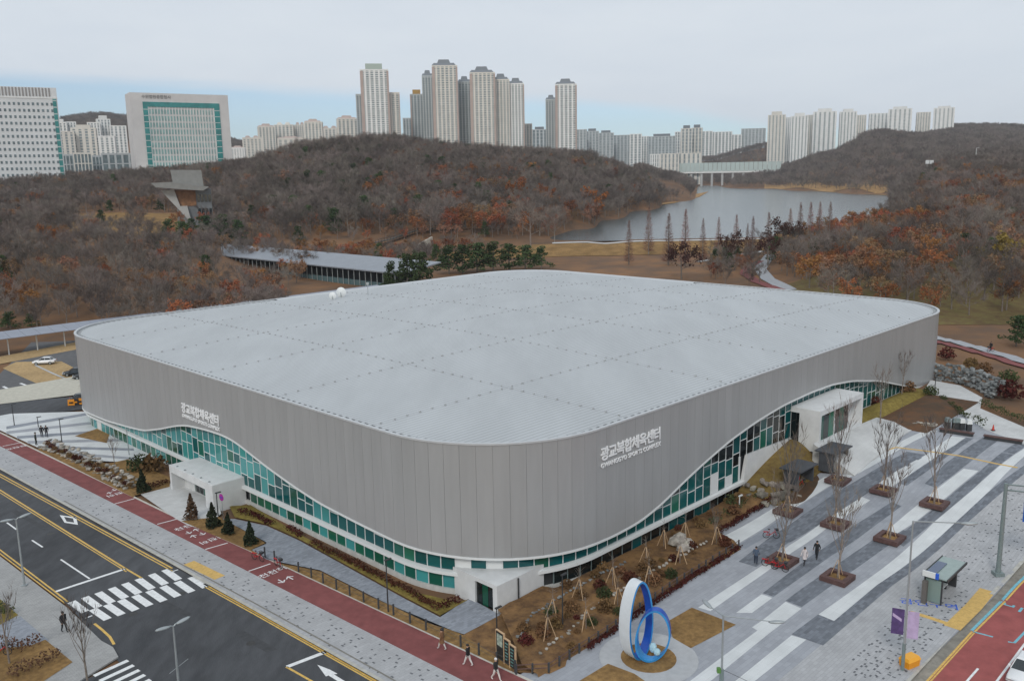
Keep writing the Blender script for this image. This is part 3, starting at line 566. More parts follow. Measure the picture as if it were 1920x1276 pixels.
def anchor(x, y):
    if len(clip([(x-.3, y-.3), (x+.3, y-.3), (x+.3, y+.3), (x-.3, y+.3)], outline)) != 4: return
    z = roof_z(x, y); w_ = .075+.06*rr.random(); mbx.box(x-w_, x+w_, y-w_, y+w_, z-.02, z+.16)
for s in GS[1:-1]:
    for t in np.arange(2, LT-2, 1.9): anchor(s+rr.uniform(-.1, .1), t); 
for t in GT[1:-1]:
    for s in np.arange(2, LS-2, 1.9): anchor(s, t+rr.uniform(-.1, .1))
part('roof_anchor', mbx, mat('anchor grey', (.36, .37, .375), .6), kind='stuff')
# glass bands
def base_top(q):
    if q < q_right(47.8): return 2.62
    return float(np.interp(q, [q_right(47.8), q_right(60), q_right(76), q_right(98)], [6.0, 5.5, 4.9, 4.4]))
CW = 1.78; qg0, qg1 = qL0-16, q_right(104); NC = int((qg1-qg0)/CW); CW = (qg1-qg0)/NC; count = {'glass_pane': 0, 'window_pane': 0, 'mullion': 0, 'transom': 0}; rest = {}
def bar(name, q0, q1, z0, z1, i0, i1, m):
    count[name] = count.get(name, 0)+1; A, B, C, D = pt(q0, i0), pt(q1, i0), pt(q1, i1), pt(q0, i1)
    mb_ = MB() if count[name] < 297 else rest.setdefault((name, m.name), MB())
    mb_.add([(*A, z0), (*B, z0), (*C, z0), (*D, z0), (*A, z1), (*B, z1), (*C, z1), (*D, z1)], [(3, 2, 1, 0), (4, 5, 6, 7), (0, 1, 5, 4), (1, 2, 6, 5), (2, 3, 7, 6), (3, 0, 4, 7)])
    if count[name] < 297: part(name, mb_, m)
rr = random.Random(11); WHT = {('L', 2): 1}
for c in range(NC):
    q0 = qg0+c*CW; q1 = q0+CW; qm = q0+CW/2; zl = max(base_top(q0), base_top(q1)); zt = min(zb(q0), zb(q1)); right = qm > qL1+arcL*.55
    if abs(q0-q_right(47.8)) < CW*.5: bar('corner_frame', q0-.22, q0+.10, 2.62, base_top(q1)+.1, .7, .95, TRIM)
    if zt+.5 <= zl: continue
    cuts = [zl]; hop = (1.45, 2.3, 1.9, 2.7) if c % 2 == 0 else (2.35, 1.75, 2.6, 1.6); z = zl; k = 0
    if right and qm > q_right(30) and zt > 5.7: lev = 5.55
    while True:
        z += hop[(k+c//2) % 4]; k += 1
        if z > zt-.25: break
        cuts.append(z)
    cuts.append(max(zb(q0), zb(q1))+.75)
    for a, b in zip(cuts[:-1], cuts[1:]):
        lt = q_left(0)-0; m = GL1
        if not right:
            pl = min(1, max(0, (q_left(28)-qm)/26)); r_ = .5+.34*math.sin(qm*.55+a*.9)+.22*math.sin(qm*.21-a*1.7)+rr.uniform(-.18, .18)
            m = GL2 if r_ < .62*pl else (GL1 if r_ < .93 else GL3)  # lighter panes in smooth waves: reflection imitated by the glass colour
        else: m = GL4 if a > 5.3+.8*math.sin(qm*.4) and qm < q_right(60) and rr.random() < .8 else (GL1 if rr.random() < .9 else GL3)
        if c in (int((qL1+arcL*.36-qg0)/CW), int((qL1+arcL*.36-qg0)/CW)+2, int((q_right(41.2)-qg0)/CW), int((q_right(44.9)-qg0)/CW)) and a == cuts[0]: m = TRIM
        bar('glass_pane', q0+.06, q1-.06, a+.05, b-.05, .80, .90, m)
        if a > zl+.1: bar('transom', q0+.05, q1-.05, a-.05, a+.05, .75, .92, TRIM)
    bar('mullion', q0-.05, q0+.05, zl, max(zb(q0)+.7, zl+.3), .76, .93, TRIM)
ql = list(np.linspace(qL0-18, q_right(47.9), 260))
sweep(ql, lambda q: [(.36, 2.16), (.36, 2.52), (.95, 2.62), (.95, 2.16)], 'ledge', TRIM)
# lower windows, plinth wall
CW2 = 1.86; qs0, qs1 = qL0-14, q_right(47.6); NC2 = int((qs1-qs0)/CW2); CW2 = (qs1-qs0)/NC2
for c in range(NC2):
    q0 = qs0+c*CW2; q1 = q0+CW2; qm = (q0+q1)/2
    if q_left(64.5) < qm < q_left(49.5) or q_left(8.5) < qm and qm < q_right(9.5): continue
    zlo = .12 if qm < q_left(64) else .46
    m = (GL4 if rr.random() < .8 else GL1) if qm > q_right(9) else ((GL2 if rr.random() < .5 else GL3) if qm < q_left(64) else (GL3 if rr.random() < .75 else GL2))
    if qm < q_left(64) and rr.random() < .12: m = TRIM
    bar('window_pane', q0+.07, q1-.07, zlo, 2.12, 1.0, 1.1, m); bar('window_mullion', q0-.05, q0+.05, zlo, 2.13, .95, 1.12, TRIM if qm < q_right(9) else GREENST)
for (n_, m_), b_ in rest.items(): part(n_, b_, bpy.data.materials[m_], kind='stuff')
WALL = mat('pale plinth concrete', (.50, .50, .48), .8, .08, 1.5, stretch=(1, 1, .2))
sweep(list(np.linspace(q_left(64), q_right(47.9), 200)), lambda q: [(.80, -.8), (.80, .44), (1.15, .44), (1.15, -.8)], 'plinth_wall', WALL)
sweep(list(np.linspace(0, q_left(63.9), 120)), lambda q: [(.85, -.8), (.85, .10), (1.15, .10), (1.15, -.8)], 'plinth_wall', WALL)
sweep(list(np.linspace(q_right(47.7), q_right(104), 60)), lambda q: [(.55, -.8), (.55, base_top(q)-.02), (1.0, base_top(q)-.02), (1.0, -.8)], 'retaining_plinth', WHITE)
for q0, q1 in ((0, qL0-18), (q_right(103.8), QL)):
    mbx = MB(); qs = np.linspace(q0, q1, 40)
    for a, b in zip(qs[:-1], qs[1:]): mbx.add([(*pt(a, .9), -.8), (*pt(b, .9), -.8), (*pt(b, .9), 5), (*pt(a, .9), 5)], [(0, 1, 2, 3)])
    part('end_wall', mbx, WALL)
mbx = MB(); qs = np.linspace(qL0-20, q_right(105), 140)     # solid floor edges and back wall behind the glass
for a, b in zip(qs[:-1], qs[1:]): mbx.add([(*pt(a, 1.2), -.8), (*pt(b, 1.2), -.8), (*pt(b, 1.2), 13), (*pt(a, 1.2), 13)], [(0, 1, 2, 3)])
part('inner_wall', mbx, DARKST)
# entrance at the near corner
e = obj('corner_entrance', None, hall); mbx = MB()
mbx.prism([(2.4, 2.3), (9.4, 2.3), (9.4, 5), (6.2, 7.5), (4.2, 9.0), (2.4, 9.0)], 2.62, 3.05); mbx.box(2.4, 9.4, 2.3, 2.6, -.8, 2.62); mbx.box(2.4, 2.75, 2.6, 2.95, -.8, 2.62); mbx.box(2.4, 2.75, 5.6, 8.8, -.8, 2.62); mbx.box(2.75, 9.2, 2.65, 3.0, 2.3, 2.62); mbx.box(3.35, 3.5, 2.6, 9, -.8, .12)
mbx.build('porch_shell', WHITE, e)
for t0, t1, m in ((2.98, 3.85, GL4), (3.90, 4.72, GL3), (4.77, 5.58, GL4)): q = MB(); q.box(2.62, 2.72, t0, t1, .12, 2.5); q.build('door_leaf', m, e)
q = MB(); q.tube([(5.4, 2.2, -.3), (5.4, 2.2, 2.9)], .09); q.build('downpipe', DARKST, e)
# porch on the street side
e = obj('street_porch', None, hall); mbx = MB(); s0, T0, T1, H = -3.9, 50.2, 63.2, 3.75
mbx.box(s0, .9, T0, T1, 2.75, H); mbx.box(s0, .9, T1-.55, T1, -.8, 2.75); mbx.box(s0, .9, T0, T0+.55, -.8, 2.75); mbx.box(s0, s0+.9, T0+.55, T0+2.2, -.8, 2.75); mbx.box(s0+1.9, s0+2.2, T1-3.6, T1-.55, -.8, 2.75)
mbx.box(s0+.1, .8, T0+.1, T1-.1, H, H+.03); mbx.box(s0, .9, T0+.55, T1-.55, -.8, .13); mbx.build('porch_shell', WHITE, e)
for k, t0 in enumerate(np.arange(T0+2.3, T1-3.7, 1.15)): q = MB(); q.box(s0+2.0, s0+2.1, t0, t0+1.05, .15, 2.7); q.build('door_leaf', GL4 if k % 3 else GL3, e); q = MB(); q.box(s0+1.95, s0+2.15, t0+1.06, t0+1.14, .15, 2.72); q.build('door_frame', STEEL, e)
for k in range(5): q = MB(); q.box(s0+.3, s0+.55, T0+1.5+k*2.4, T0+1.7+k*2.4, H+.02, H+.16); q.build('roof_vent', STEEL, e)
# porch on the square side
e = obj('square_porch', None, hall); mbx = MB(); S0, S1, t0, Zb, Zt = 61.0, 75.6, -3.7, 5.6, 10.2
mbx.box(S0, S1, t0, .78, Zt-.75, Zt); mbx.box(S0, S0+.5, t0, -.6, Zb-1.5, Zt-.75); mbx.box(S1-.5, S1, t0, .6, Zb-1.5, Zt-.75); mbx.box(S1-4.6, S1-.5, t0+1.6, t0+1.9, Zb-1.5, Zt-.75); mbx.box(S0+5.2, S0+5.5, t0+.25, t0+.6, Zb-.4, Zt-.75)
mbx.box(S0+.15, S1-.15, t0+.15, .6, Zt, Zt+.04); mbx.box(S0+.5, S1-.5, t0, .6, Zb-1.2, Zb); mbx.build('porch_shell', WHITE, e)
for k, (a, b) in enumerate(((.55, 1.9), (1.95, 3.5), (3.55, 5.15), (5.55, 7.0), (7.05, 8.5), (8.55, 10.0))): q = MB(); q.box(S0+a, S0+b, t0+.3, t0+.4, Zb+.02, Zt-.8); q.build('glass_door', GL4 if k % 2 else GL3, e)
q = MB(); q.box(S0+.1, S0+.2, -.55, .7, Zb-.5, Zt-.8); q.build('side_glass', GL4, e)
# lettering on the skin
def letters(body, q_fn, u0, u1, zc, size, m, sgn, per_glyph):
    n = len(body); 
    def mesh_of(txt, sz):
        c = bpy.data.curves.new('t', 'FONT'); c.body = txt; c.size = sz; c.align_x = 'CENTER'; c.align_y = 'CENTER'; c.extrude = .05; c.resolution_u = 2; c.offset = .022*sz
        o = bpy.data.objects.new('t', c); COL.objects.link(o); me = bpy.data.meshes.new_from_object(o.evaluated_get(bpy.context.evaluated_depsgraph_get())); bpy.data.objects.remove(o); me.materials.clear(); me.materials.append(m); return me
    def place(nm, me, u, sx):
        q = q_fn(u); x, y = pt(q, -.09); o = obj(nm, me, hall, (x, y, zc)); o.rotation_euler = (math.pi/2, 0, -math.pi/2 if sgn < 0 else 0); o.scale = (sx, 1, 1)
    if per_glyph:
        for i, ch in enumerate(body): place('sign_letter', mesh_of(ch, size), u0+(u1-u0)*(i+.5)/n, 1.0)
    else:
        me = mesh_of(body, size); wd = max(v.co.x for v in me.vertices)-min(v.co.x for v in me.vertices); place('sign_line', me, (u0+u1)/2, abs(u1-u0)/wd)
SIGN = mat('white letters', (.80, .81, .82), .5)
letters('광교복합체육센터', q_left, 65.9, 54.4, 11.0, 1.62, SIGN, -1, True); letters('GWANGGYO SPORTS COMPLEX', q_left, 65.9, 54.4, 9.85, .72, SIGN, -1, False)
letters('광교복합체육센터', q_right, 16.1, 27.2, 13.95, 1.62, SIGN, 1, True); letters('GWANGGYO SPORTS COMPLEX', q_right, 16.1, 27.2, 12.75, .72, SIGN, 1, False)
# dishes on the far roof edge
for (px, py), r_, lab in (((640, 556), 1.15, 'larger white satellite dish on the far left roof edge'), ((624, 561), .85, 'smaller white satellite dish beside the larger one on the roof')):
    P = plane(px, py, (RT+.3)*K); a, b = st(P); o = thing('satellite_dish', lab, 'satellite dish', P, HALL+2.2, 'satellite dishes on the hall roof'); q = MB()
    o.location.z = (roof_z(a/K, b/K))*K-.05
    R_ = r_*K; vs = [(0, .25*R_, R_)]; n = 14
    for j in (1, 2, 3):
        for k in range(n): a_ = 2*math.pi*k/n; rj = R_*j/3; vs.append((rj*math.cos(a_), .25*R_-.28*R_*(j/3)**2, R_+rj*math.sin(a_)))
    fs = [(0, 1+k, 1+(k+1) % n) for k in range(n)]
    for j in range(2):
        for k in range(n): fs.append((1+j*n+k, 1+(j+1)*n+k, 1+(j+1)*n+(k+1) % n, 1+j*n+(k+1) % n))
    q.add(vs, fs); q.build('reflector', TRIM, o, True); q = MB(); q.tube([(0, .3*R_, 0), (0, .25*R_, R_)], .06); q.build('mount', STEEL, o); q = MB(); q.tube([(0, 0, .3*R_), (0, -.7*R_, R_)], .03); q.build('feed_arm', STEEL, o)
P = plane(690, 552, (RT+.5)*K); a, b = st(P); o = thing('roof_mast', 'thin grey mast standing on the far roof edge behind the dishes', 'mast', (P.x, P.y, roof_z(a/K, b/K)*K-.05)); q = MB(); q.tube([(0, 0, 0), (0, 0, 2.6)], .07); q.build('pole', STEEL, o); q = MB(); q.box(-.25, .25, -.1, .1, 2.1, 2.6); q.build('box', STEEL, o)
# ------------------------------------------------------------------ vegetation
def hit(x, y, zo=0.0):                               # first meeting of a photo ray with the terrain
    d = ray(x, y); d = d/math.hypot(d.x, d.y); k = np.arange(30, 2900, 1.5)
    X, Y, Z = d.x*k, d.y*k, CAM_H+d.z*k; G = ground_z(X, Y)+zo; i = np.argmax(Z < G)
    if not (Z < G).any(): i = len(k)-1
    return Vector((X[i], Y[i], G[i]))
def project(P): v = Vector(P)-Vector((0, 0, CAM_H)); f = v.dot(cF); return 960+FPX*v.dot(cR)/f, 638+FPX*v.dot(cD)/f
BARK = mat('bark grey brown', (.19, .158, .135), .95, .25, 3, rnd=.25)
TWIG = mat('bare twigs', (.165, .138, .122), .95, rnd=.45, spec=.1)
TWIGL = mat('pale bare twigs', (.185, .15, .125), .95, rnd=.2, spec=.1)
RUST = mat('rust leaves', (.26, .105, .045), .95, rnd=.40, spec=.1)
BROWNL = mat('brown leaves', (.235, .135, .08), .95, rnd=.35, spec=.1)
PINEM = mat('pine needles', (.05, .078, .030), .9, rnd=.3, spec=.15)
CONIF = mat('dark conifer', (.022, .030, .016), .9, rnd=.25, spec=.15)
REDW = mat('redwood twigs', (.20, .105, .085), .95, rnd=.3, spec=.1)
WILLOW = mat('willow leaves', (.26, .19, .05), .9, rnd=.15, spec=.1)
HEDGE = mat('dark red hedge', (.080, .026, .018), .95, rnd=.3, spec=.1)
DRYSH = mat('dry shrub', (.16, .095, .045), .95, rnd=.3, spec=.1)
GREENSH = mat('evergreen shrub', (.055, .070, .030), .95, rnd=.3, spec=.1)
def rv(r): 
    while True:
        v = Vector((r.uniform(-1, 1), r.uniform(-1, 1), r.uniform(-1, 1)))
        if .05 < v.length < 1: return v.normalized()
def blade(mb, p, d, L, wd, r):
    a = d.cross(rv(r)).normalized()*wd; b = len(mb.v); mb.v += [tuple(p-a), tuple(p+a), tuple(p+d*L)]; mb.f.append((b, b+1, b+2)); mb.m.append(0)
def leafq(mb, p, sz, r):
    n = rv(r); a = n.cross(rv(r)).normalized()*sz; c = n.cross(a).normalized()*sz*.7; b = len(mb.v); mb.v += [tuple(p-a), tuple(p-c*.9), tuple(p+a), tuple(p+c)]; mb.f.append((b, b+1, b+2, b+3)); mb.m.append(0)
def skeleton(r, H, spread, th, n1=7, n2=4, up=.5):
    tr = MB(); ends = []; k = th*H; lean = Vector((r.uniform(-.04, .04), r.uniform(-.04, .04), 0))*H
    tr.tube([(0, 0, -.5), (lean.x*.4, lean.y*.4, H*.25), (lean.x, lean.y, H*.55), (lean.x*1.2, lean.y*1.2, H*.82)], [k*1.25, k, k*.65, k*.22], 6)
    for i in range(n1):
        z = H*(.22+.5*i/n1+r.uniform(0, .06)); a = i*2.4+r.uniform(-.5, .5); f = (z/H); b = Vector((lean.x*f, lean.y*f, z)); L = H*spread*(1.05-.6*abs(f-.38))*r.uniform(.8, 1.15)
        m_ = b+Vector((math.cos(a)*L*.5, math.sin(a)*L*.5, L*up*.55)); e = b+Vector((math.cos(a)*L, math.sin(a)*L, L*up*1.35))
        tr.tube([b, m_, e], [k*.42, k*.28, k*.07], 4, cap=False); ends += [(m_, (e-b).normalized()), (e, (e-m_).normalized())]
        for j in range(n2):
            q = b.lerp(e, r.uniform(.35, .95)); d = ((e-b).normalized()+rv(r)*.8+Vector((0, 0, .35))).normalized(); e2 = q+d*L*r.uniform(.35, .6)
            tr.tube([q, e2], [k*.16, k*.04], 3, cap=False); ends += [(q.lerp(e2, .5), d), (e2, d)]
    top = Vector((lean.x*1.2, lean.y*1.2, H*.82)); ends += [(top, Vector((0, 0, 1)))]*3
    return tr, ends
def bare_proto(seed, H=9.5, spread=.36, n=1000, wd=.032, up=.55, th=.016, mt=None, L=1.25):
    r = random.Random(seed); tr, ends = skeleton(r, H, spread, th, 8, 4, up); cr = MB()
    for _ in range(n):
        p, d = ends[r.randrange(len(ends))]; p = p+rv(r)*H*.055; dd_ = (d*.7+rv(r)*.85+Vector((0, 0, .45))).normalized(); blade(cr, p, dd_, L*r.uniform(.5, 1.3), wd*r.uniform(.7, 1.3), r)
    return tr.mesh('trunk', BARK), cr.mesh('crown', mt or TWIG)
def leafy_proto(seed, H, spread, n, sz, mt, up=.45, twn=200):
    r = random.Random(seed); tr, ends = skeleton(r, H, spread, .018, 8, 4, up); cr = MB()
    for _ in range(twn): p, d = ends[r.randrange(len(ends))]; blade(cr, p+rv(r)*.3, (d+rv(r)*.8).normalized(), 1.0, .03, r)
    cl = [p for p, d in ends]
    for _ in range(n): c = cl[r.randrange(len(cl))]; leafq(cr, c+rv(r)*r.random()**.5*H*.10, sz*r.uniform(.6, 1.3), r)
    return tr.mesh('trunk', BARK), cr.mesh('crown', mt)
def pine_proto(seed, H=9, R=3.7, n=1700, mt=None):
    r = random.Random(seed); tr = MB(); tr.tube([(0, 0, -.4), (.1, 0, H*.5), (0, .1, H*.95)], [.2, .14, .04], 6); cr = MB()
    cl = []
    for i in range(40):
        f = r.uniform(.14, 1); a = r.uniform(0, 6.28); rr_ = R*(1.08-f)**.7*r.uniform(.35, 1.0); cl.append((Vector((rr_*math.cos(a), rr_*math.sin(a), H*f)), R*.30*r.uniform(.6, 1.1)))
        tr.tube([(0, 0, H*f*.94), tuple(cl[-1][0])], [.06, .02], 3, cap=False)
    for _ in range(n): c, q = cl[r.randrange(len(cl))]; v = rv(r); leafq(cr, c+Vector((v.x*q, v.y*q, v.z*q*.6)), .26*r.uniform(.6, 1.3), r)
    return tr.mesh('trunk', BARK), cr.mesh('crown', mt or PINEM)
def cone_proto(seed, H, R, n, mt, pw=1.0, base=.06, sz=.16):
    r = random.Random(seed); tr = MB(); tr.tube([(0, 0, -.3), (0, 0, H*.9)], [.12, .03], 6); cr = MB()
    for _ in range(n):
        f = r.random()**1.3; a = r.uniform(0, 6.28); q = R*(1-f)**pw*(.75+.25*math.sin(a*3+f*9))*r.uniform(.55, 1.0); leafq(cr, Vector((q*math.cos(a), q*math.sin(a), H*(base+(1-base)*f))), sz*r.uniform(.6, 1.4), r)
    return tr.mesh('trunk', BARK), cr.mesh('crown', mt)
def redwood_proto(seed, H=15, R=2.2, n=1400):
    r = random.Random(seed); tr = MB(); tr.tube([(0, 0, -.5), (0, 0, H*.5), (0, 0, H)], [.22, .14, .03], 6); cr = MB()
    for _ in range(n):
        f = r.random()**1.15*.92+.06; a = r.uniform(0, 6.28); q = R*(1-f)**.75; p = Vector((0, 0, H*f)); d = Vector((math.cos(a), math.sin(a), .28)).normalized(); s_ = r.uniform(0, .75)
        blade(cr, p+d*q*s_, (d+rv(r)*.35).normalized(), q*r.uniform(.3, .8)+.2, .038, r)
    return tr.mesh('trunk', BARK), cr.mesh('crown', REDW)
def bush_mesh(seed, R, H, n, sz, mt, name='foliage'):
    r = random.Random(seed); cr = MB()
    for _ in range(n): v = rv(r); q = r.random()**.4; leafq(cr, Vector((v.x*R*q, v.y*R*q, H*(.12+.88*abs(v.z)*q))), sz*r.uniform(.6, 1.4), r)
    return cr.mesh(name, mt)
PB = [bare_proto(20+i, 9.2+i*.3, .37+.02*(i % 3), 1350, .034, .5) for i in range(5)]
PO = [leafy_proto(40+i, 9.0, .34, 620, .27, RUST if i < 2 else BROWNL) for i in range(4)]
PP = [pine_proto(60+i) for i in range(3)]
PR = [redwood_proto(80+i) for i in range(3)]
HID = bpy.data.collections.new('tree_prototypes')
def joined(pr, i, pre):
    a, b = pr; me = bpy.data.meshes.new(pre); va = [v.co[:] for v in a.vertices]; vb = [v.co[:] for v in b.vertices]; n = len(va)
    me.from_pydata(va+vb, [], [tuple(p.vertices) for p in a.polygons]+[tuple(k+n for k in p.vertices) for p in b.polygons]); me.materials.append(a.materials[0]); me.materials.append(b.materials[0])
    me.polygons.foreach_set('material_index', [0]*len(a.polygons)+[1]*len(b.polygons)); o = bpy.data.objects.new('%s_%02d' % (pre, i), me); return o
def scatter(name, protos, pts, label=None):          # one object, instanced over points
    c = bpy.data.collections.new(name+'_prototypes'); order = sorted(range(len(protos)))
    for i in order: c.objects.link(joined(protos[i], i, name+'_prototype'))
    me = bpy.data.meshes.new(name); me.from_pydata([p[:3] for p in pts], [], [])
    a = me.attributes.new('scl', 'FLOAT', 'POINT'); a.data.foreach_set('value', [p[3] for p in pts])
    a = me.attributes.new('rz', 'FLOAT', 'POINT'); a.data.foreach_set('value', [p[4] for p in pts])
    a = me.attributes.new('pick', 'INT', 'POINT'); a.data.foreach_set('value', [p[5] for p in pts])
    ng = bpy.data.node_groups.new(name, 'GeometryNodeTree'); ng.interface.new_socket('Geometry', in_out='INPUT', socket_type='NodeSocketGeometry'); ng.interface.new_socket('Geometry', in_out='OUTPUT', socket_type='NodeSocketGeometry')
    gi, go = ng.nodes.new('NodeGroupInput'), ng.nodes.new('NodeGroupOutput'); ip = ng.nodes.new('GeometryNodeInstanceOnPoints'); ci = ng.nodes.new('GeometryNodeCollectionInfo')
    ci.inputs['Collection'].default_value = c; ci.inputs['Separate Children'].default_value = True; ci.inputs['Reset Children'].default_value = True
    def at_(nm, ty): n = ng.nodes.new('GeometryNodeInputNamedAttribute'); n.data_type = ty; n.inputs[0].default_value = nm; return n.outputs[0]
    L = ng.links.new; L(gi.outputs[0], ip.inputs['Points']); L(ci.outputs[0], ip.inputs['Instance']); ip.inputs['Pick Instance'].default_value = True; L(at_('pick', 'INT'), ip.inputs['Instance Index'])
    cx = ng.nodes.new('ShaderNodeCombineXYZ'); L(at_('rz', 'FLOAT'), cx.inputs[2]); L(cx.outputs[0], ip.inputs['Rotation']); c3 = ng.nodes.new('ShaderNodeCombineXYZ'); s_ = at_('scl', 'FLOAT')
    for i in range(3): L(s_, c3.inputs[i])
    L(c3.outputs[0], ip.inputs['Scale']); L(ip.outputs[0], go.inputs[0]); o = obj(name, me, kind='stuff'); md = o.modifiers.new('scatter', 'NODES'); md.node_group = ng
    if label: o['label'] = label
    return o
def tree(name, label, cat, pr, P, sc=1.0, rz=0.0, group=None, parts=('trunk', 'crown')):
    t = thing(name, label, cat, P, rz, group, sc)
    for nm, me in zip(parts, pr): obj(nm, me, t)
    return t
# forest: jittered stand over the wooded slopes
ROOFLINE = [(166, 635), (178, 616), (300, 590), (450, 565), (650, 542), (800, 525), (965, 502), (1050, 503), (1350, 531), (1650, 556), (1752, 590)]
RX, RY = zip(*ROOFLINE)
def wooded(ax, d):                                   # share of ground under trees, and the mix (bare, rust, pine)
    if ax < 520:
        if d < 250: return 0, 0, 0
        if 130 < ax < 395 and 425 < d < 560: return .10, .35, .15
        if 395 < ax < 520 and 335 < d < 400: return 0, 0, 0
        if 270 < ax < 400 and d > 560 and d < 600: return .35, .3, .1
        r = .42 if d < 330 else (.10 if d < 620 else .06)
        return 1, r, .02
    if ax < 1340:
        lo = np.interp(ax, [520, 600, 720, 830, 900, 1000, 1060, 1090, 1300], [335, 362, 388, 412, 440, 485, 500, 500, 500])
        hi = np.interp(ax, [520, 900, 1100, 1200, 1300], [860, 930, 1010, 1150, 1330])
        if d < lo or d > hi: return 0, 0, 0
        e = (d-lo)/(hi-lo); return 1, (.75 if e < .2 else (.10 if ax < 760 or e > .6 else .22)), .05
    if 1050 < ax < 1440 and 300 < d < 412: return .85, .30, .05
    if d < 700:
        lo = np.interp(ax, [1430, 1480, 1560, 1650, 1760, 1920, 2100], [395, 330, 262, 240, 229, 224, 222]); hi = np.interp(ax, [1430, 1500, 1600, 1650, 1700], [400, 430, 455, 500, 640])
        if d < lo or d > hi: return 0, 0, 0
        return .9, (.72 if d < 420 else .5), .03
    if ax > 1640 and d < 1100: return .8, .12, .05
    return 0, 0, 0
cand = []
SP = 6.9
for ax in np.arange(-140, 2090, SP/ (430*K) * 1676):
    pass
xsF = np.arange(-420, 620, SP); ysF = np.arange(190, 900, SP); gx, gy = np.meshgrid(xsF, ysF); gx = gx+RNG.uniform(-.45, .45, gx.shape)*SP; gy = gy+RNG.uniform(-.45, .45, gy.shape)*SP
gzv = ground_z(gx, gy)
for x, y, z in zip(gx.ravel(), gy.ravel(), gzv.ravel()):
    ax = 960+1676*x/y; d = y/K
    if ax < -150 or ax > 2090: continue
    pz, ru, pi_ = wooded(ax, d); u = random.random()
    if u > pz or z < LAKE_Z+.35 and d > 450: continue
    v = random.random(); cl = float(vnoise(np.array([x]), np.array([y]), 26, 9)[0]); ru *= (2.0 if cl > .62 else .55); pi_ *= (3 if cl < .25 else .5)
    kind = 2 if v < pi_ else (1 if v < pi_+ru else 0)
    cand.append((d, x, y, z, kind, ax))
cand.sort(); quota = [300, 230, 60]; used_n = [0, 0, 0]; restp = [[], [], []]
def region(ax, d):
    if ax < 500:
        if d > 430: return 'behind the lookout tower' if ax > 250 else 'under the left office slab'
        return ('low' if d < 290 else ('midway' if d < 350 else 'high'))+' on the left slope '+('at the left edge' if ax < 110 else ('above the solar canopy' if ax < 260 else 'near the long pavilion'))
    if ax < 1050: return ('at the foot of' if d < 470 else 'up on')+' the hill behind the '+('pavilion' if ax < 780 else 'pine row')
    if ax < 1400: return 'in the park before the dam' if d < 450 else 'on the lake side of the hill'
    return ('along the lawn edge' if d < 290 else ('midway' if d < 380 else 'high'))+' in the park wood '+('beside the red path' if ax < 1600 else ('behind the hall corner' if ax < 1760 else 'at the right edge'))
NAMES = ['bare_tree', 'oak_tree', 'pine_tree']; LAB = ['leafless grey brown tree %s', 'rust brown leaved tree %s', 'dark green pine %s']; CATS = ['bare tree', 'oak tree', 'pine tree']; PROT = [PB, PO, PP]
for d, x, y, z, kind, ax in cand:
    sc = random.uniform(.75, 1.15)*((1.25 if d > 490 else .78) if 500 < ax < 1340 else 1.0)*(.62 if 1050 < ax < 1440 and d < 412 else 1)*(.85 if ax < 500 and d < 440 else 1); rz = random.uniform(0, 6.28); pr = PROT[kind]; k = random.randrange(len(pr))
    tx, ty = project((x, y, z+9.5*sc)); hidden = 166 < tx < 1752 and ty > np.interp(tx, RX, RY)-1 and d < 330
    if not hidden and used_n[kind] < quota[kind] and -15 < tx < 1935:
        used_n[kind] += 1; rg = region(ax, d); tree(NAMES[kind], LAB[kind] % rg, CATS[kind], pr[k], (x, y, z-.1), sc, rz, '%ss %s' % (CATS[kind], rg))
    else: restp[kind].append((x, y, z-.1, sc, rz, k))
for kind, nm in ((0, 'bare_wood'), (1, 'oak_wood'), (2, 'pine_wood')):
    if restp[kind]: scatter(nm, PROT[kind], restp[kind])
far = []                                             # the far slopes, read as one mass
SF = 11.5; fx, fy = np.meshgrid(np.arange(-1320, 1700, SF), np.arange(760, 2420, SF)); fx = fx+RNG.uniform(-.48, .48, fx.shape)*SF; fy = fy+RNG.uniform(-.48, .48, fy.shape)*SF; fz = ground_z(fx, fy)
for x, y, z in zip(fx.ravel(), fy.ravel(), fz.ravel()):
    ax = 960+1676*x/y; d = y/K
    if ax > 2080 or z < LAKE_Z+1.5 or (ax < 1200 and (ax < 20 or ax > 540 or d < 1900)): continue
    if 1225 < ax < 1475 and 1965 < d < 2075: continue
    if ax < 1300 and d < 1330: continue
    far.append((x, y, z-.4, random.uniform(1.0, 1.5), random.uniform(0, 6.28), random.randrange(5)))
scatter('far_wood', PB, far)
# single trees that stand out
def put(x, y): return hit(x, y)
for i, (x, yt, yb) in enumerate(((1179, 411, 497), (1216, 386, 478), (1253, 398, 498), (1284, 390, 500), (1317, 408, 492), (1346, 406, 488), (1379, 401, 486), (1400, 418, 487), (1410, 404, 484), (1439, 396, 482), (1479, 389, 480), (1498, 378, 470), (1517, 377, 468), (1534, 377, 470), (1553, 377, 474))):
    P = put(x, yb); h = topz(x, yt, P)-P.z; tree('redwood_tree', ('slender leafless redwood by the lake, number %d' % i).split(', number')[0], 'redwood tree', PR[i % 3], P, (h/15*(1.15 if i == 2 else .95), h/15*(1.15 if i == 2 else .95), h/15), i*1.7, 'slender redwoods along the lake path')
def named(lst, name, cat, group, prs, Hn):
    for i, (x, yt, yb, wd, lab) in enumerate(lst): P = put(x, yb); h = max(2, topz(x, yt, P)-P.z); s_ = h/Hn; tree(name, lab, cat, prs[i % len(prs)], P, (s_*wd, s_*wd, s_), i*2.1, group)
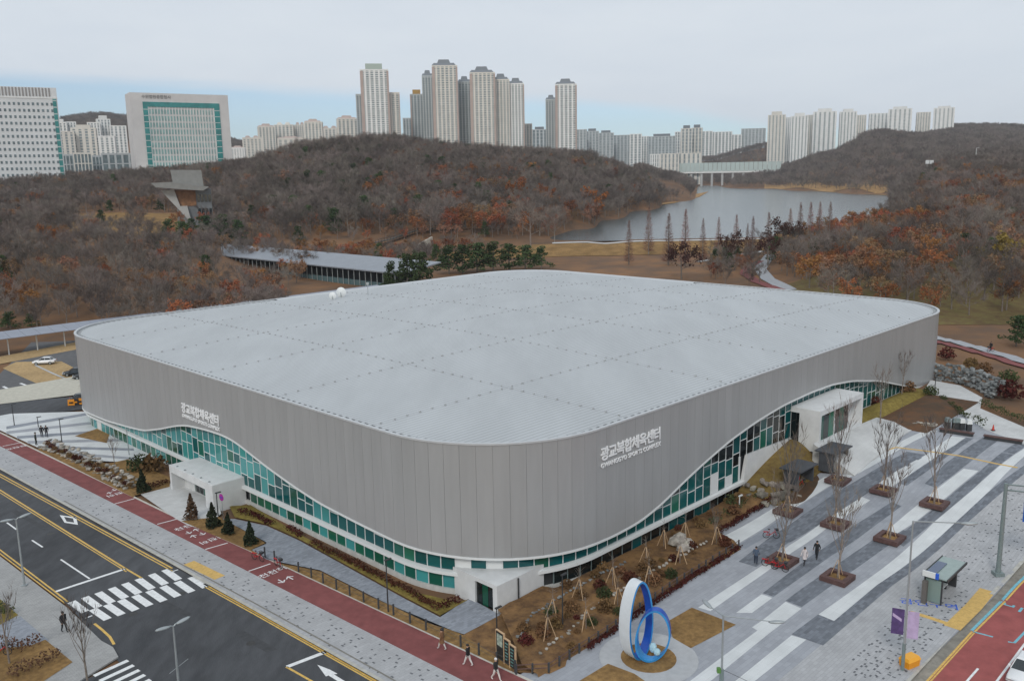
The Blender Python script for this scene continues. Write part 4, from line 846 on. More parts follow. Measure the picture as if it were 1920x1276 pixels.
named([(735, 492, 553, .9, 'dark pine nearest the long pavilion behind the hall roof'), (765, 476, 553, 1.0, 'broad pine in front of the pavilion roof end'), (790, 474, 552, .9, 'pine at the right of the pavilion end cluster'),
       (842, 462, 514, 1.4, 'darkest pine at the left of the pine row'), (868, 459, 512, 1.4, 'pine second from the left of the pine row'), (895, 456, 510, 1.5, 'broad pine in the left half of the pine row'), (925, 455, 508, 1.5, 'pine in the middle of the pine row below the dam'), (955, 457, 506, 1.5, 'pine right of the middle of the pine row'), (985, 460, 505, 1.5, 'broad pale green pine in the right half of the pine row'), (1015, 463, 505, 1.4, 'pine at the right end of the pine row'),
       (818, 458, 500, .8, 'small young pine beside the pale retaining wall')], 'pine_tree', 'pine tree', 'pines behind the hall', PP, 9)
named([(318, 412, 452, 1.2, 'olive green pine left of the lookout tower foot'), (345, 415, 462, 1.3, 'broad dark pine below the lookout tower'), (385, 405, 450, 1.4, 'large dark pine right of the lookout tower foot'), (420, 404, 455, 1.3, 'rounded dark pine beyond the pavilion end'), (448, 412, 456, 1.1, 'pine at the right end of the tower group'), (446, 395, 422, .8, 'small dark pine standing alone right of the tower'), (542, 335, 372, .9, 'tall dark pine among bare trees on the hill side')], 'pine_tree', 'pine tree', 'pines by the lookout tower', PP, 9)
named([(20, 585, 618, 1.6, 'low dark pine at the left edge behind the solar canopy'), (60, 588, 616, 1.6, 'low bushy pine behind the solar canopy'), (5, 535, 570, 1.0, 'small dark pine on the left slope above the canopy'), (1340, 468, 500, .9, 'small round topped pine by the red path'), (1368, 474, 506, .9, 'second small pine closer to the red path'), (1905, 592, 650, 1.3, 'dark pine at the right edge beside the cycle path')], 'pine_tree', 'pine tree', None, PP, 9)
OKB = leafy_proto(91, 9, .42, 900, .26, mat('dark brown leaves', (.07, .035, .028), .95, rnd=.2, spec=.1)); GREYT = bare_proto(92, 10, .5, 1300, .03, .4, mt=TWIGL); WIL = leafy_proto(93, 9, .42, 1000, .28, WILLOW); ORG_ = leafy_proto(94, 9, .36, 800, .27, mat('orange leaves', (.24, .085, .026), .95, rnd=.2, spec=.1))
named([(1278, 452, 524, 1.0, 'dark brown spreading tree in front of the dam'), (1372, 432, 500, .8, 'dark red brown tree beside the two small pines'), (1475, 408, 482, 1.1, 'wide dark brown tree at the lake end of the red path'), (1440, 440, 500, .9, 'dark bushy tree left of the red path bend')], 'broad_tree', 'broad tree', None, [OKB], 9)
named([(995, 378, 462, 1.0, 'large pale grey leafless tree in front of the dam'), (1040, 392, 455, .8, 'smaller pale grey leafless tree at the dam end')], 'grey_tree', 'bare tree', None, [GREYT], 10)
named([(1885, 440, 520, 1.1, 'olive yellow willow in the park wood at the right edge')], 'willow_tree', 'willow tree', None, [WIL], 9)
named([(1115, 350, 415, .9, 'rust orange oak on the lake shore point'), (965, 335, 395, .9, 'bright orange oak low on the hill side'), (885, 305, 350, .8, 'orange oak high on the hill right of centre'), (1025, 345, 395, .8, 'deep orange oak near the shore on the hill'), (680, 300, 330, .8, 'orange oak high on the hill below the tallest tower'), (190, 358, 392, 1.2, 'spreading orange tree in the clearing left of the tower'), (95, 420, 470, .8, 'single orange tree low on the left slope')], 'orange_oak', 'oak tree', None, [ORG_], 9)
# ------------------------------------------------------------------ surfaces in the park
def tsheet(name, x0, x1, d0, d1, m, off=.12, nx=24, ny=8):   # patch draped on the terrain, corners in azimuth (px) and distance (survey units); d0, d1 may be functions of x
    mbx = MB(); f = lambda v, x: v(x) if callable(v) else v
    for i in range(nx+1):
        x = x0+(x1-x0)*i/nx
        for j in range(ny+1): d = f(d0, x)+(f(d1, x)-f(d0, x))*j/ny; p = polar(x, d); mbx.v.append((p.x, p.y, gz(p.x, p.y)+off))
    for i in range(nx):
        for j in range(ny): a = i*(ny+1)+j; mbx.f.append((a, a+ny+1, a+ny+2, a+1)); mbx.m.append(0)
    return struct(name, mbx.mesh(name, m, True))
REED = mat('shore reeds', (.36, .22, .10), .95, .25, .3, .4, 3, spec=.1)
tsheet('dam_slope', 830, 1445, 418, 446, DRYG, .15); tsheet('dam_path', 1040, 1440, 446, 449, WHPATH, .25, 24, 2)
for px_ in ([(1212, 880), (1222, 1060), (1290, 1240), (1335, 1500), (1318, 1200), (1270, 985)], [(1425, 1760), (1480, 1560), (1550, 1370), (1620, 1210), (1668, 1140), (1700, 1150), (1700, 1290), (1580, 1500), (1460, 1800)]):
    q = MB(); q.add([(polar(*p).x, polar(*p).y, LAKE_Z+.3) for p in px_], [tuple(range(len(px_)))]); struct('reed_bank', q.mesh('reed_bank', REED))
tsheet('reed_slope', 1440, 1720, lambda x: np.interp(x, [1440, 1550, 1650, 1720], [1640, 1400, 1190, 1190]), lambda x: np.interp(x, [1440, 1550, 1650, 1720], [1760, 1500, 1270, 1270]), REED, .5)
tsheet('clearing', 120, 370, 420, 560, DRYG, .12); tsheet('park_lawn', 1480, 2000, lambda x: np.interp(x, [1480, 1760, 2000], [255, 222, 218]), lambda x: np.interp(x, [1480, 1600, 2000], [300, 330, 330]), mat('park lawn', (.17, .14, .055), .95, 0, .5, .3, 4, col2=(.13, .085, .045), mottled=.25, spec=.1), .08)
def tstrip(name, pts, wd, m, off=.2):
    mbx = MB(); c = []
    for (x, y), (x2, y2) in zip(pts[:-1], pts[1:]):
        for k in range(6): c.append(hit(x+(x2-x)*k/6, y+(y2-y)*k/6))
    c.append(hit(*pts[-1]))
    for i, p in enumerate(c):
        d = c[min(i+1, len(c)-1)]-c[max(i-1, 0)]; n = Vector((-d.y, d.x, 0)).normalized()*wd/2
        for q in (p+n, p-n): mbx.v.append((q.x, q.y, gz(q.x, q.y)+off))
    for i in range(len(c)-1): mbx.f.append((2*i, 2*i+1, 2*i+3, 2*i+2)); mbx.m.append(0)
    return struct(name, mbx.mesh(name, m))
tstrip('cycle_path', [(1745, 633), (1800, 645), (1860, 662), (1960, 692)], 2.6, mat('grey path', (.33, .34, .36), .9, .08, 1), .22); tstrip('cycle_path', [(1745, 641), (1800, 654), (1860, 671), (1960, 703)], 2.0, BIKE, .24)
tstrip('park_walk', [(1480, 545), (1440, 525), (1425, 505), (1437, 488), (1445, 478)], 4.2, mat('grey park walk', (.33, .34, .36), .9, .08, 1), .22); tstrip('park_walk', [(1470, 548), (1420, 530), (1396, 514), (1400, 503), (1425, 490)], 3.2, BIKE, .24); tstrip('park_walk', [(1310, 492), (1350, 484), (1430, 472)], 2.4, WHPATH)
# ------------------------------------------------------------------ gardens round the hall
SHR = [bush_mesh(300+i, .9, 1.2, 260, .13, m) for i, m in enumerate((DRYSH, GREENSH, HEDGE))]
def shrub(x, y, k, sc, lab, group=None, nm='shrub'):
    P = at(x, y, .14); t = thing(nm, lab, 'shrub', P, x*.37, group, sc); obj('foliage', SHR[k], t); return t
def hedge(name, pxs, wd, h, m, lab, n_per=70, grp=None):
    c = [at(x, y, .15) for x, y in pxs]; r = random.Random(int(pxs[0][0])); mbx = MB(); tot = sum((b-a).length for a, b in zip(c[:-1], c[1:]))
    for a, b in zip(c[:-1], c[1:]):
        L = (b-a).length; n = (b-a).normalized(); pdir = Vector((-n.y, n.x, 0))
        for _ in range(int(L*n_per)):
            v = r.random(); hh = h*(.85+.25*math.sin(v*L*1.7)); p = a.lerp(b, v)+pdir*wd*.5*r.uniform(-1, 1)*(.75+.25*r.random()); p.z += r.random()**.5*hh; leafq(mbx, p, .11*r.uniform(.6, 1.4), r)
    o = thing(name, lab, 'hedge', c[0], 0, grp); o2 = mbx.build('foliage', m, o); o2.location = -c[0]; return o
hedge('low_hedge', [(448, 960), (475, 967), (512, 985)], .9, .55, HEDGE, 'short dark red hedge nearest the street porch by the hall'); hedge('low_hedge', [(540, 992), (566, 1006)], 1.0, .6, HEDGE, 'shortest round dark red hedge clump on the winter lawn')
hedge('low_hedge', [(583, 1020), (660, 1055), (760, 1108), (822, 1144)], .8, .6, HEDGE, 'long dark red hedge between slate walkway and hall'); hedge('low_hedge', [(826, 1142), (848, 1131), (862, 1127)], .8, .6, HEDGE, 'dark red hedge end turning towards the corner entrance')
hedge('low_hedge', [(256, 916), (285, 914), (316, 903)], 1.2, .5, HEDGE, 'dark red planting beside the street porch left pier'); hedge('low_hedge', [(-20, 1215), (40, 1216), (80, 1208)], 1.6, .8, mat('brown hedge', (.10, .045, .026), .95, rnd=.2), 'brown hedge in the near garden beside the walkway'); hedge('low_hedge', [(20, 1270), (70, 1248), (118, 1232)], 1.4, .8, bpy.data.materials['brown hedge'], 'second brown hedge nearer the bottom edge')
hedge('low_hedge', [(-20, 1138), (4, 1148), (20, 1155)], 1.2, .7, GREENSH, 'olive hedge at the left edge above the walkway')
# sloping planting between square and hall
SCRUB = mat('garden bed', (.235, .135, .060), .95, 0, .9, .5, 6, col2=(.105, .062, .035), mottled=.25, spec=.1)
sheet('planting_bed', [(866, 1191), (940, 1150), (1015, 1106), (1100, 1088), (1060, 1248), (1030, 1262), (962, 1259)], .138, SCRUB)
def bedz(s, t):                                       # survey units
    f = min(1, max(0, (t+8.2)/8.5)); z = .35+.55*f*(1-f)*2 + .25*f; return z + .18*float(vnoise(np.array([s*3.0]), np.array([t*3.0]), 4, 5)[0])
def edge_t(s): return -8.7 if s < 8 else (-8.0 if s < 33.3 else -3.3)
mbx = MB(); nS, nT = 90, 12
for i in range(nS+1):
    s = -3.3+(47.2+3.3)*i/nS
    for j in range(nT+1):
        te = edge_t(s)+.05 if not 33.0 < s < 34.2 else -8.0+(s-33)/1.2*4.7; tw = .75 if s > 9.6 else (2.2 if s > 2.3 else max(-8.0, 2.0-(2.4-s)*1.5))
        t = te+(tw-te)*j/nT; p = U(s, t); zz = rise(s*K)+bedz(s, t)*K if 0 < j else rise(s*K)+.13; mbx.v.append((p.x, p.y, zz))
for i in range(nS):
    for j in range(nT): a = i*(nT+1)+j; mbx.f.append((a, a+nT+1, a+nT+2, a+1)); mbx.m.append(0)
struct('planting_bed', mbx.mesh('planting_bed', SCRUB, True))
def mound(name, s0, s1, t0, t1, zf, m, n=26, side=None):
    mbx = MB()
    for i in range(n+1):
        for j in range(n+1): s, t = s0+(s1-s0)*i/n, t0+(t1-t0)*j/n; p = U(s, t, zf((s-s0)/(s1-s0), (t-t0)/(t1-t0))); mbx.v.append(tuple(p))
    for i in range(n):
        for j in range(n): a = i*(n+1)+j; mbx.f.append((a, a+n+1, a+n+2, a+1)); mbx.m.append(0)
    e = [i*(n+1) for i in range(n+1)]+[n*(n+1)+j for j in range(1, n+1)]+[i*(n+1)+n for i in range(n-1, -1, -1)]+[j for j in range(n-1, 0, -1)]; b = len(mbx.v)
    for i in e: v = mbx.v[i]; mbx.v.append((v[0], v[1], -.4))
    for k in range(len(e)): k2 = (k+1) % len(e); mbx.f.append((e[k], e[k2], b+k2, b+k)); mbx.m.append(1)
    struct(name, mbx.mesh(name, [m, side or m], False))
mound('grass_mound', 46.8, 60.8, -5.2, .7, lambda a, b: rise((46.8+14*a)*K)/K+.25+(.7+4.0*a)*sm(0, .85, b)*(1-.42*a), mat('rough lawn', (.215, .155, .055), .95, 0, 1.6, .5, 10, col2=(.15, .10, .04), mottled=.3, spec=.1))
mound('forecourt', 59.8, 82, -9.6, -3.4, lambda a, b: 0.2+rise((59.8+22.2*a)*K)/K*(1-b)+(5.55-.9*a)*b, WHPATH, side=CONC)
mound('grass_mound', 75.5, 108, -3.6, .7, lambda a, b: 4.5-.5*a+.9*math.sin(b*math.pi)*math.sin(a*math.pi)+.3*b, YELG); mound('grass_mound', 80, 104, -11.8, -3.5, lambda a, b: 4.45+.9*math.sin(b*math.pi)*math.sin(a*math.pi), SOIL)
mound('grass_mound', 46.6, 60, -8.0, -5.0, lambda a, b: rise((46.6+13.4*a)*K)/K+.05+.55*b*sm(0, .3, a)*(1-a), SOIL)
RK = []
for i in range(6):
    r = random.Random(500+i); bm = bmesh.new(); bmesh.ops.create_icosphere(bm, subdivisions=1, radius=.5)
    for v in bm.verts: v.co *= r.uniform(.72, 1.15); v.co.z *= .72
    me = bpy.data.meshes.new('stone'); bm.to_mesh(me); bm.free(); me.materials.append(STONE); RK.append(me)
RKB = []
for me in RK: q = me.copy(); q.materials.clear(); q.materials.append(BLUEST); RKB.append(q)
def rocks(name, lab, cat, px, n, h, wd, sz, meshes, layers=2, seed=1, pos=None, jit=.12):
    c = pos or [at(x, y, .13) for x, y in px]; r = random.Random(seed); o = thing(name, lab, cat, c[0]); J = jit; seg = [(b-a).length for a, b in zip(c[:-1], c[1:])]; tot = sum(seg)
    for l in range(layers):
        for k in range(n):
            u = (k+.5*(l % 2)+r.uniform(-.25, .25))/n*tot; i = 0
            while i < len(seg)-1 and u > seg[i]: u -= seg[i]; i += 1
            p = c[i].lerp(c[i+1], max(0, min(1, u/seg[i]))); d = (c[i+1]-c[i]).normalized(); p = p+Vector((-d.y, d.x, 0))*(wd*(l/max(1, layers-1)-.5)+r.uniform(-J, J)); p.z += h*(l+.35)/layers+r.uniform(-J, J)*.8
            b = obj('stone', meshes[r.randrange(len(meshes))], o, p-c[0], r.uniform(0, 6.28), (sz*r.uniform(.7, 1.3), sz*r.uniform(.7, 1.2), sz*r.uniform(.65, 1.1)))
    return o
rocks('stone_wall', 'rough low wall of pale stones between bike lane and striped square', 'stone wall', [(84, 836), (130, 851), (190, 882), (248, 916)], 44, .8, 1.5, .74, RK, 3, 3, jit=.3)
r = random.Random(77)
for i in range(26):
    u = (i+r.random())/26; x = 84+164*u; y = 834+80*u**1.0+r.uniform(-3, 4); P = at(x, y, .14); P.z += .25; o = thing('dry_shrub', 'small rust shrub growing between the stones of the lane wall', 'shrub', P, r.uniform(0, 6), 'rust shrubs in the lane stone wall', r.uniform(.35, .6)); obj('foliage', SHR[0 if i % 2 else 2], o)
rocks('stone_edging', 'thin broken line of white stones across the planting bed', 'stone edging', None, 44, .2, .1, .42, RK, 1, 4, pos=[U(s, t, bedz(s, t)) for s, t in ((-1, -6.6), (3, -6.2), (8, -5.0), (12, -4.8), (18, -4.6), (24, -4.4), (31, -4.8))])
rocks('stone_edging', 'second stone line higher in the bed nearer the hall', 'stone edging', None, 40, .2, .1, .36, RKB, 1, 5, pos=[U(s, t, bedz(s, t)) for s, t in ((-.6, -3.5), (3, -1.6), (8, -.9), (14, -.8), (20, -.9))])
RKG = []
for me in RK: q = me.copy(); q.materials.clear(); q.materials.append(bpy.data.materials.get('dark boulder') or mat('dark boulder', (.17, .15, .125), .9, .35, 1.2, .5, 5, rnd=.45)); RKG.append(q)
rocks('boulder_bank', 'dark boulders stacked at the concrete wall end by the grass mound', 'boulders', None, 9, 1.9, 2.2, 1.15, RKG, 3, 6, pos=[U(46.0, -1.4, .5), U(47.6, -3.0, .5), U(50, -4.6, .6), U(52, -5.2, .7)], jit=.55)
rocks('boulder', 'grey white boulder group in the planting bed under the windows', 'boulders', None, 4, .8, .8, 1.6, RK, 2, 7, pos=[U(26.5, -3.2, .8), U(28.0, -3.0, .8), U(28.6, -2.4, .8)])
gp = [hit(1752, 712), hit(1790, 716), hit(1830, 727), hit(1858, 742), hit(1868, 752)]
rocks('stone_retaining_wall', 'blue grey dry stone retaining wall beside the pale park path', 'stone wall', None, 40, 2.6, 1.4, .95, RKB, 5, 8, pos=gp, jit=.35)
rocks('stone_edging', 'small stones behind the timber bench beside the forecourt', 'stone edging', [(1712, 798), (1740, 799), (1758, 800)], 12, .5, .5, .6, RK, 2, 9)
r = random.Random(8); SHRG = 'dry shrubs in the planting bed'
for i in range(64):
    s = r.uniform(-1, 46); te = edge_t(s); t = r.uniform(te+.6, .2 if s > 10 else -2.5)
    if s > 33 and r.random() < .4: continue
    P = U(s, t, bedz(s, t)); P.z += rise(s*K)-.1; o = thing('dry_shrub', 'low brown dry shrub in the planting bed by the square', 'shrub', P, r.uniform(0, 6), SHRG, r.uniform(.35, .95)); obj('foliage', SHR[0 if r.random() < .7 else (1 if r.random() < .5 else 2)], o)
for i, (x, y, k, sc, lab) in enumerate(((262, 880, 1, 1.9, 'large olive shrub left of the street porch'), (290, 882, 0, 2.0, 'brown shrub against the glass left of the street porch'), (1700, 735, 0, 1.6, 'brown shrub at the far right end of the hall'), (1745, 740, 1, 1.3, 'olive shrub beside the pale path bend'), (1640, 760, 2, 1.3, 'dark red shrub beside the square porch'), (1845, 700, 0, 1.6, 'brown shrub above the stone retaining wall'), (1820, 690, 0, 1.6, 'dry brown shrub above the middle of the retaining wall'), (1775, 672, 2, 1.8, 'dark red shrub between retaining wall and cycle path'), (1890, 745, 2, 2.4, 'dark red shrub mass at the right edge'), (1890, 715, 1, 1.8, 'grey green shrub near the cycle path at the right edge'))): shrub(x, y, k, sc, lab)
hedge('path_hedge', [(1842, 758), (1870, 772), (1905, 786), (1960, 806)], 1.4, .9, GREENSH, 'dark green hedge along the outer side of the pale path'); hedge('path_hedge', [(1765, 748), (1790, 768), (1815, 785)], 1.0, .7, GREENSH, 'low blue green hedge along the inner side of the pale path'); hedge('path_hedge', [(1822, 795), (1836, 800), (1846, 804)], 1.0, 1.4, GREENSH, 'tall dark green shrub clump right of the bins')
hedge('bed_hedge', [(1100, 1218), (1200, 1148), (1300, 1082), (1388, 1026)], .7, .35, HEDGE, 'low rust red hedge along the square side fence'); hedge('bed_hedge', [(1345, 1000), (1400, 968), (1450, 936), (1490, 905)], .8, .5, HEDGE, 'low rust red hedge between paving and boulders'); hedge('bed_hedge', [(1330, 990), (1380, 958), (1430, 925)], 1.2, .8, GREENSH, 'olive planting strip under the black windows')
# conical evergreens along the lane
CP = [cone_proto(700+i, 3.1, 1.15, 900, CONIF, .9) for i in range(3)]; CPB = cone_proto(705, 3.1, 1.0, 800, mat('browning conifer', (.085, .05, .025), .9, rnd=.2), .9)
for i, (x, yb, yt, lab, pr) in enumerate(((268, 922, 880, 'cone shaped evergreen left of the entrance paving', CP[0]), (360, 972, 925, 'half brown cone shaped evergreen beside the entrance paving', CPB), (400, 987, 942, 'cone shaped evergreen behind the round magenta sign', CP[1]), (429, 1000, 961, 'smaller brownish cone shaped evergreen, third in the row', CP[2]), (470, 1020, 977, 'cone shaped evergreen at the walkway end of the row', CP[0]))):
    P = at(x, yb, .15); h = topz(x, yt, P)-P.z; tree('cone_evergreen', lab, 'evergreen', pr, P, h/3.1, i, 'cone shaped evergreens along the bike lane')
# ------------------------------------------------------------------ square trees in timber planters
SQ = []
for i in range(4):
    r = random.Random(900+i); tr, ends = skeleton(r, 7.4, .20, .0125, 10, 5, 2.3); cr = MB()
    for _ in range(330): p, d = ends[r.randrange(len(ends))]; blade(cr, p, (d*.8+rv(r)*.45+Vector((0, 0, .75))).normalized(), r.uniform(.5, 1.2), .022, r)
    SQ.append((tr.mesh('trunk', BARK), cr.mesh('crown', TWIG)))
plb = MB(); a, b = 1.22, .74; plb.box(-a, a, -a, -b, .0, .46); plb.box(-a, a, b, a, .0, .46); plb.box(-a, -b, -b, b, .0, .46); plb.box(b, a, -b, b, .0, .46); PLM = plb.mesh('timber_seat', WOODR)
plq = MB(); plq.box(-b, b, -b, b, .0, .22); PLS = plq.mesh('soil', DRYG)
STK = MB()
for k in range(3): a_ = k*2.1+.4; STK.tube([(math.cos(a_)*.6, math.sin(a_)*.6, .2), (math.cos(a_)*.06, math.sin(a_)*.06, 1.8)], .03, 4)
STKM = STK.mesh('stakes', WOODP)
WH = ['near the blue ring sculpture, front row nearest the bus shelter', 'in the front row behind the nearest planter', 'in the front row farthest along the square', 'in the middle row farthest from the camera', 'in the back row beside the dark pavilions', 'in the back row below the boulders', 'in the middle of the square between two others', 'with red bicycles leaning on its front']
for i, (x, y) in enumerate(((1570, 1086), (1668, 1012), (1752, 947), (1656, 922), (1571, 903), (1477, 961), (1567, 985), (1466, 1054))):
    P = at(x, y, .13); t = thing('tree_planter', 'square dark timber seat planter ' + WH[i], 'planter', P, HALL, 'timber planters on the square', 1.0 if i not in (3, 4) else .95); obj('timber_seat', PLM, t); obj('soil', PLS, t)
    t = tree('square_tree', 'slim upright leafless tree in the planter ' + WH[i].replace('in the ', '').replace('near the blue ring sculpture, ', ''), 'bare tree', SQ[i % 4], (P.x, P.y, P.z+.2), (1.0, 1.0, 1.0+.12*(i in (4, 2, 5))), i*1.3, 'leafless trees on the square'); obj('stakes', STKM, t)
# young staked trees in the planting bed
for i, (s, t_) in enumerate(((1.5, -5.4), (4.5, -3.4), (5.5, -6.8), (9.5, -2.6), (11, -6.4), (14, -3.4), (17, -5.9), (20.5, -3.0), (23.5, -5.5), (26, -1.6), (31, -5.6), (29.5, -2.2))):
    P = U(s, t_, bedz(s, t_)); o = thing('staked_tree', 'young bare sapling held by pale stakes, %s' % ('in the bed corner beside the notice board', 'below the corner entrance porch', 'by the fence corner of the bed', 'right of the corner entrance', 'by the low fence behind the ring sculpture', 'under the first black windows', 'behind the ring sculpture at the fence', 'under the middle black windows', 'left of the white boulders at the fence', 'against the plinth behind the boulders', 'at the paving end of the bed', 'just right of the white boulders')[i], 'sapling', P, i, 'staked saplings in the planting bed')
    q = MB(); q.tube([(0, 0, -.2), (.03, 0, 1.6), (0, .05, 2.9)], [.04, .03, .008], 5); r = random.Random(i)
    for k in range(16): z = r.uniform(1.1, 2.7); d = (rv(r)+Vector((0, 0, .7))).normalized(); q.tube([(0, 0, z), tuple(Vector((0, 0, z))+d*r.uniform(.4, .9))], [.012, .004], 3, cap=False)
    q.build('trunk', BARK, o)
    for k in range(3): a_ = k*2.09; q = MB(); q.tube([(math.cos(a_)*.75, math.sin(a_)*.75, -.2), (math.cos(a_)*.05, math.sin(a_)*.05, 1.75)], .035, 4); q.build('stake', WOODP, o)
for i, (x, y, lab) in enumerate(((215, 872, 'bare sapling on the dry lawn left of the street porch'), (1340, 1008, 'bare sapling where white paving meets the bed'), (18, 1242, 'bare leaning tree at the left bottom edge'), (165, 1282, 'bare pale tree at the bottom edge by the side crossing'), (1650, 800, 'bare tree on the white forecourt'), (1690, 745, 'bare sapling before the right end wall'))):
    P = at(x, y, .14); s_ = (.5, .4, .75, .8, .85, .7)[i]
    if i >= 4: P.z = max(P.z, gz(P.x, P.y)+1.2)
    tree('bare_tree', lab, 'bare tree', SQ[(i+1) % 4], P, s_, i)
# ------------------------------------------------------------------ lamps, signs, poles
def lamp_head(parent, c, d, L=.62):
    q = MB(); q.ball((0, 0, 0), (L, .2, .12), 0, 10, 6); h = q.build('lamp_head', STEEL, parent, True); h.location = c; h.rotation_euler = (0, -.12, math.atan2(d[1], d[0])); return h
def street_lamp(lab, base, top, dirs, arm, group=None, pole=STEEL, r=.085, drop=.0):
    P = at(base[0], base[1], .13); H = topz(base[0], top, P)-P.z; o = thing('street_lamp', lab, 'street lamp', P, 0, group)
    q = MB(); q.tube([(0, 0, 0), (0, 0, H*.3), (0, 0, H)], [r*1.3, r*1.1, r*.7], 8); q.build('pole', pole, o); q = MB(); q.box(-.22, .22, -.22, .22, -.02, .1); q.build('base_plate', pole, o)
    for d in dirs: d = d.normalized(); q = MB(); q.tube([(0, 0, H-.1), tuple(d*arm*.5+Vector((0, 0, H+.06))), tuple(d*arm+Vector((0, 0, H+.1)))], [.05, .045, .04], 6); q.build('arm', pole, o); lamp_head(o, d*(arm+.45)+Vector((0, 0, H+.1)), d)
    return o, H
cross = Vector((math.cos(math.radians(48.6)), math.sin(math.radians(48.6)), 0))
street_lamp('double headed street lamp on the near pavement above the stop line', (46, 1097), 972, (cross, -cross), .35, 'street lamps'); o, H = street_lamp('double headed street lamp in front of the crossing at the bottom edge', (336, 1290), 1172, (cross, -cross), .35, 'street lamps')
q = MB(); q.tube([(-.5, -.3, H*.28), (.7, .5, H*.42)], .02, 4); q.build('bracket', STEEL, o)
P = at(1352, 1300, .13); o = thing('street_lamp', 'tall twin arm street lamp at the bottom edge right of the ring sculpture', 'street lamp', P, 0, 'street lamps'); H = topz(1352, 1152, P)-P.z
q = MB(); q.tube([(0, 0, 0), (0, 0, 2.0)], .16, 8); q.build('lower_pole', GREENST, o); q = MB(); q.tube([(0, 0, 2.0), (0, 0, H)], [.085, .06], 8); q.build('pole', STEEL, o)
for d, L in ((Vector((-.35, .94, 0)), 1.6), (Vector((.93, -.22, 0)), 3.4)): q = MB(); q.tube([(0, 0, H-.08), tuple(d*L+Vector((0, 0, H-.15)))], [.05, .04], 6); q.build('arm', STEEL, o); lamp_head(o, d*(L+.5)+Vector((0, 0, H-.16)), d)
q = MB(); q.box(-.35, -.1, -.15, .15, 1.75, 2.1); q.build('green_box', mat('leaf green', (.09, .22, .05), .6), o); q = MB(); q.tube([(.1, 0, 1.95), (1.9, -.5, 1.25)], .02, 4); q.build('cable', DARKST, o)
P = at(1692, 1255, .13); H = topz(1692, 976, P)-P.z; o = thing('street_lamp', 'tallest slim street lamp with a purple banner by the bus shelter', 'street lamp', P, 0, 'street lamps'); q = MB(); q.tube([(0, 0, 0), (0, 0, 2.2)], .13, 8); q.build('lower_pole', GREENST, o)
q = MB(); q.tube([(0, 0, 2.2), (0, 0, H)], [.09, .055], 8); q.build('pole', STEEL, o); d = Vector((.93, -.36, 0)).normalized(); q = MB(); q.tube([(0, 0, H-.05), tuple(d*3.2+Vector((0, 0, H+.25)))], [.05, .04], 6); q.build('arm', STEEL, o); lamp_head(o, d*3.7+Vector((0, 0, H+.28)), d)
q = MB(); q.tube([(0, 0, H*.42), tuple(-d*1.3+Vector((0, 0, H*.46)))], .03, 5); q.build('side_arm', STEEL, o)
b = thing('banner', 'dark and pale purple banner pair hanging from the slim lamp pole', 'banner', P, math.atan2(d.y, d.x)); q = MB(); q.box(-1.0, -.12, -.015, .015, 2.9, 5.0); q.build('dark_flag', mat('dark purple cloth', (.085, .05, .16), .8, .2, 3), b); q = MB(); q.box(.12, .9, -.015, .015, 2.7, 4.9); q.build('pale_flag', mat('pale purple cloth', (.45, .36, .55), .8, .1, 3), b); q = MB(); q.tube([(-1.05, 0, 5.02), (.95, 0, 4.95)], .02, 4); q.build('rod', STEEL, b)
q = MB(); q.add([(-.95, -.02, 4.6), (-.3, -.02, 4.2), (-.3, -.02, 3.95), (-.95, -.02, 4.35)], [(0, 1, 2, 3)]); q.build('stripe', bpy.data.materials['pale purple cloth'], b)
P = at(1871, 1077, .13); H = topz(1871, 906, P)-P.z; o = thing('sign_gantry', 'thick grey green gantry pole with an arm carrying a blue road sign', 'road sign', P); q = MB(); q.tube([(0, 0, 0), (0, 0, H)], [.23, .16], 10); q.build('pole', GREENST, o); q = MB(); q.box(-.42, .42, -.42, .42, -.02, .3); q.build('base_plate', GREENST, o)
d = Vector((.86, -.5, 0)).normalized(); 
for zz in (H*.93, H*.99): q = MB(); q.tube([(0, 0, zz), tuple(d*6+Vector((0, 0, zz+.25)))], [.08, .06], 6); q.build('arm', GREENST, o)
q = MB(); c = d*1.55; q.add([(c.x-.02, c.y-.02, H*.62), ((d*4.6).x, (d*4.6).y, H*.62), ((d*4.6).x, (d*4.6).y, H*.88), (c.x-.02, c.y-.02, H*.88), (c.x+.03, c.y+.06, H*.62), ((d*4.6).x+.05, (d*4.6).y+.08, H*.62), ((d*4.6).x+.05, (d*4.6).y+.08, H*.88), (c.x+.03, c.y+.06, H*.88)], [(0, 1, 2, 3), (7, 6, 5, 4), (0, 4, 5, 1), (2, 6, 7, 3), (0, 3, 7, 4), (1, 5, 6, 2)]); q.build('sign_panel', mat('road sign blue', (.01, .09, .42), .5), o)
def garden_lamp(lab, base, top, m=DARKST, head=True):
    P = at(base[0], base[1], .14); H = topz(base[0], top, P)-P.z; o = thing('garden_lamp', lab, 'lamp post', P, HALL, 'slim garden lamps'); q = MB(); q.tube([(0, 0, -.2), (0, 0, H)], [.075, .05], 6); q.build('pole', m, o)
    if head: q = MB(); q.box(-.12, .55, -.1, .1, H-.02, H+.08); q.build('lamp_head', m, o)
garden_lamp('slim dark lamp post in the planting bed by the corner entrance', (1055, 1180), 1078); garden_lamp('slim dark lamp post between bike lane and slate walkway', (728, 1146), 1050); garden_lamp('slim grey lamp post beside the round magenta sign', (409, 966), 924); garden_lamp('slim dark lamp post in the bed left of the corner entrance', (932, 1196), 1140)
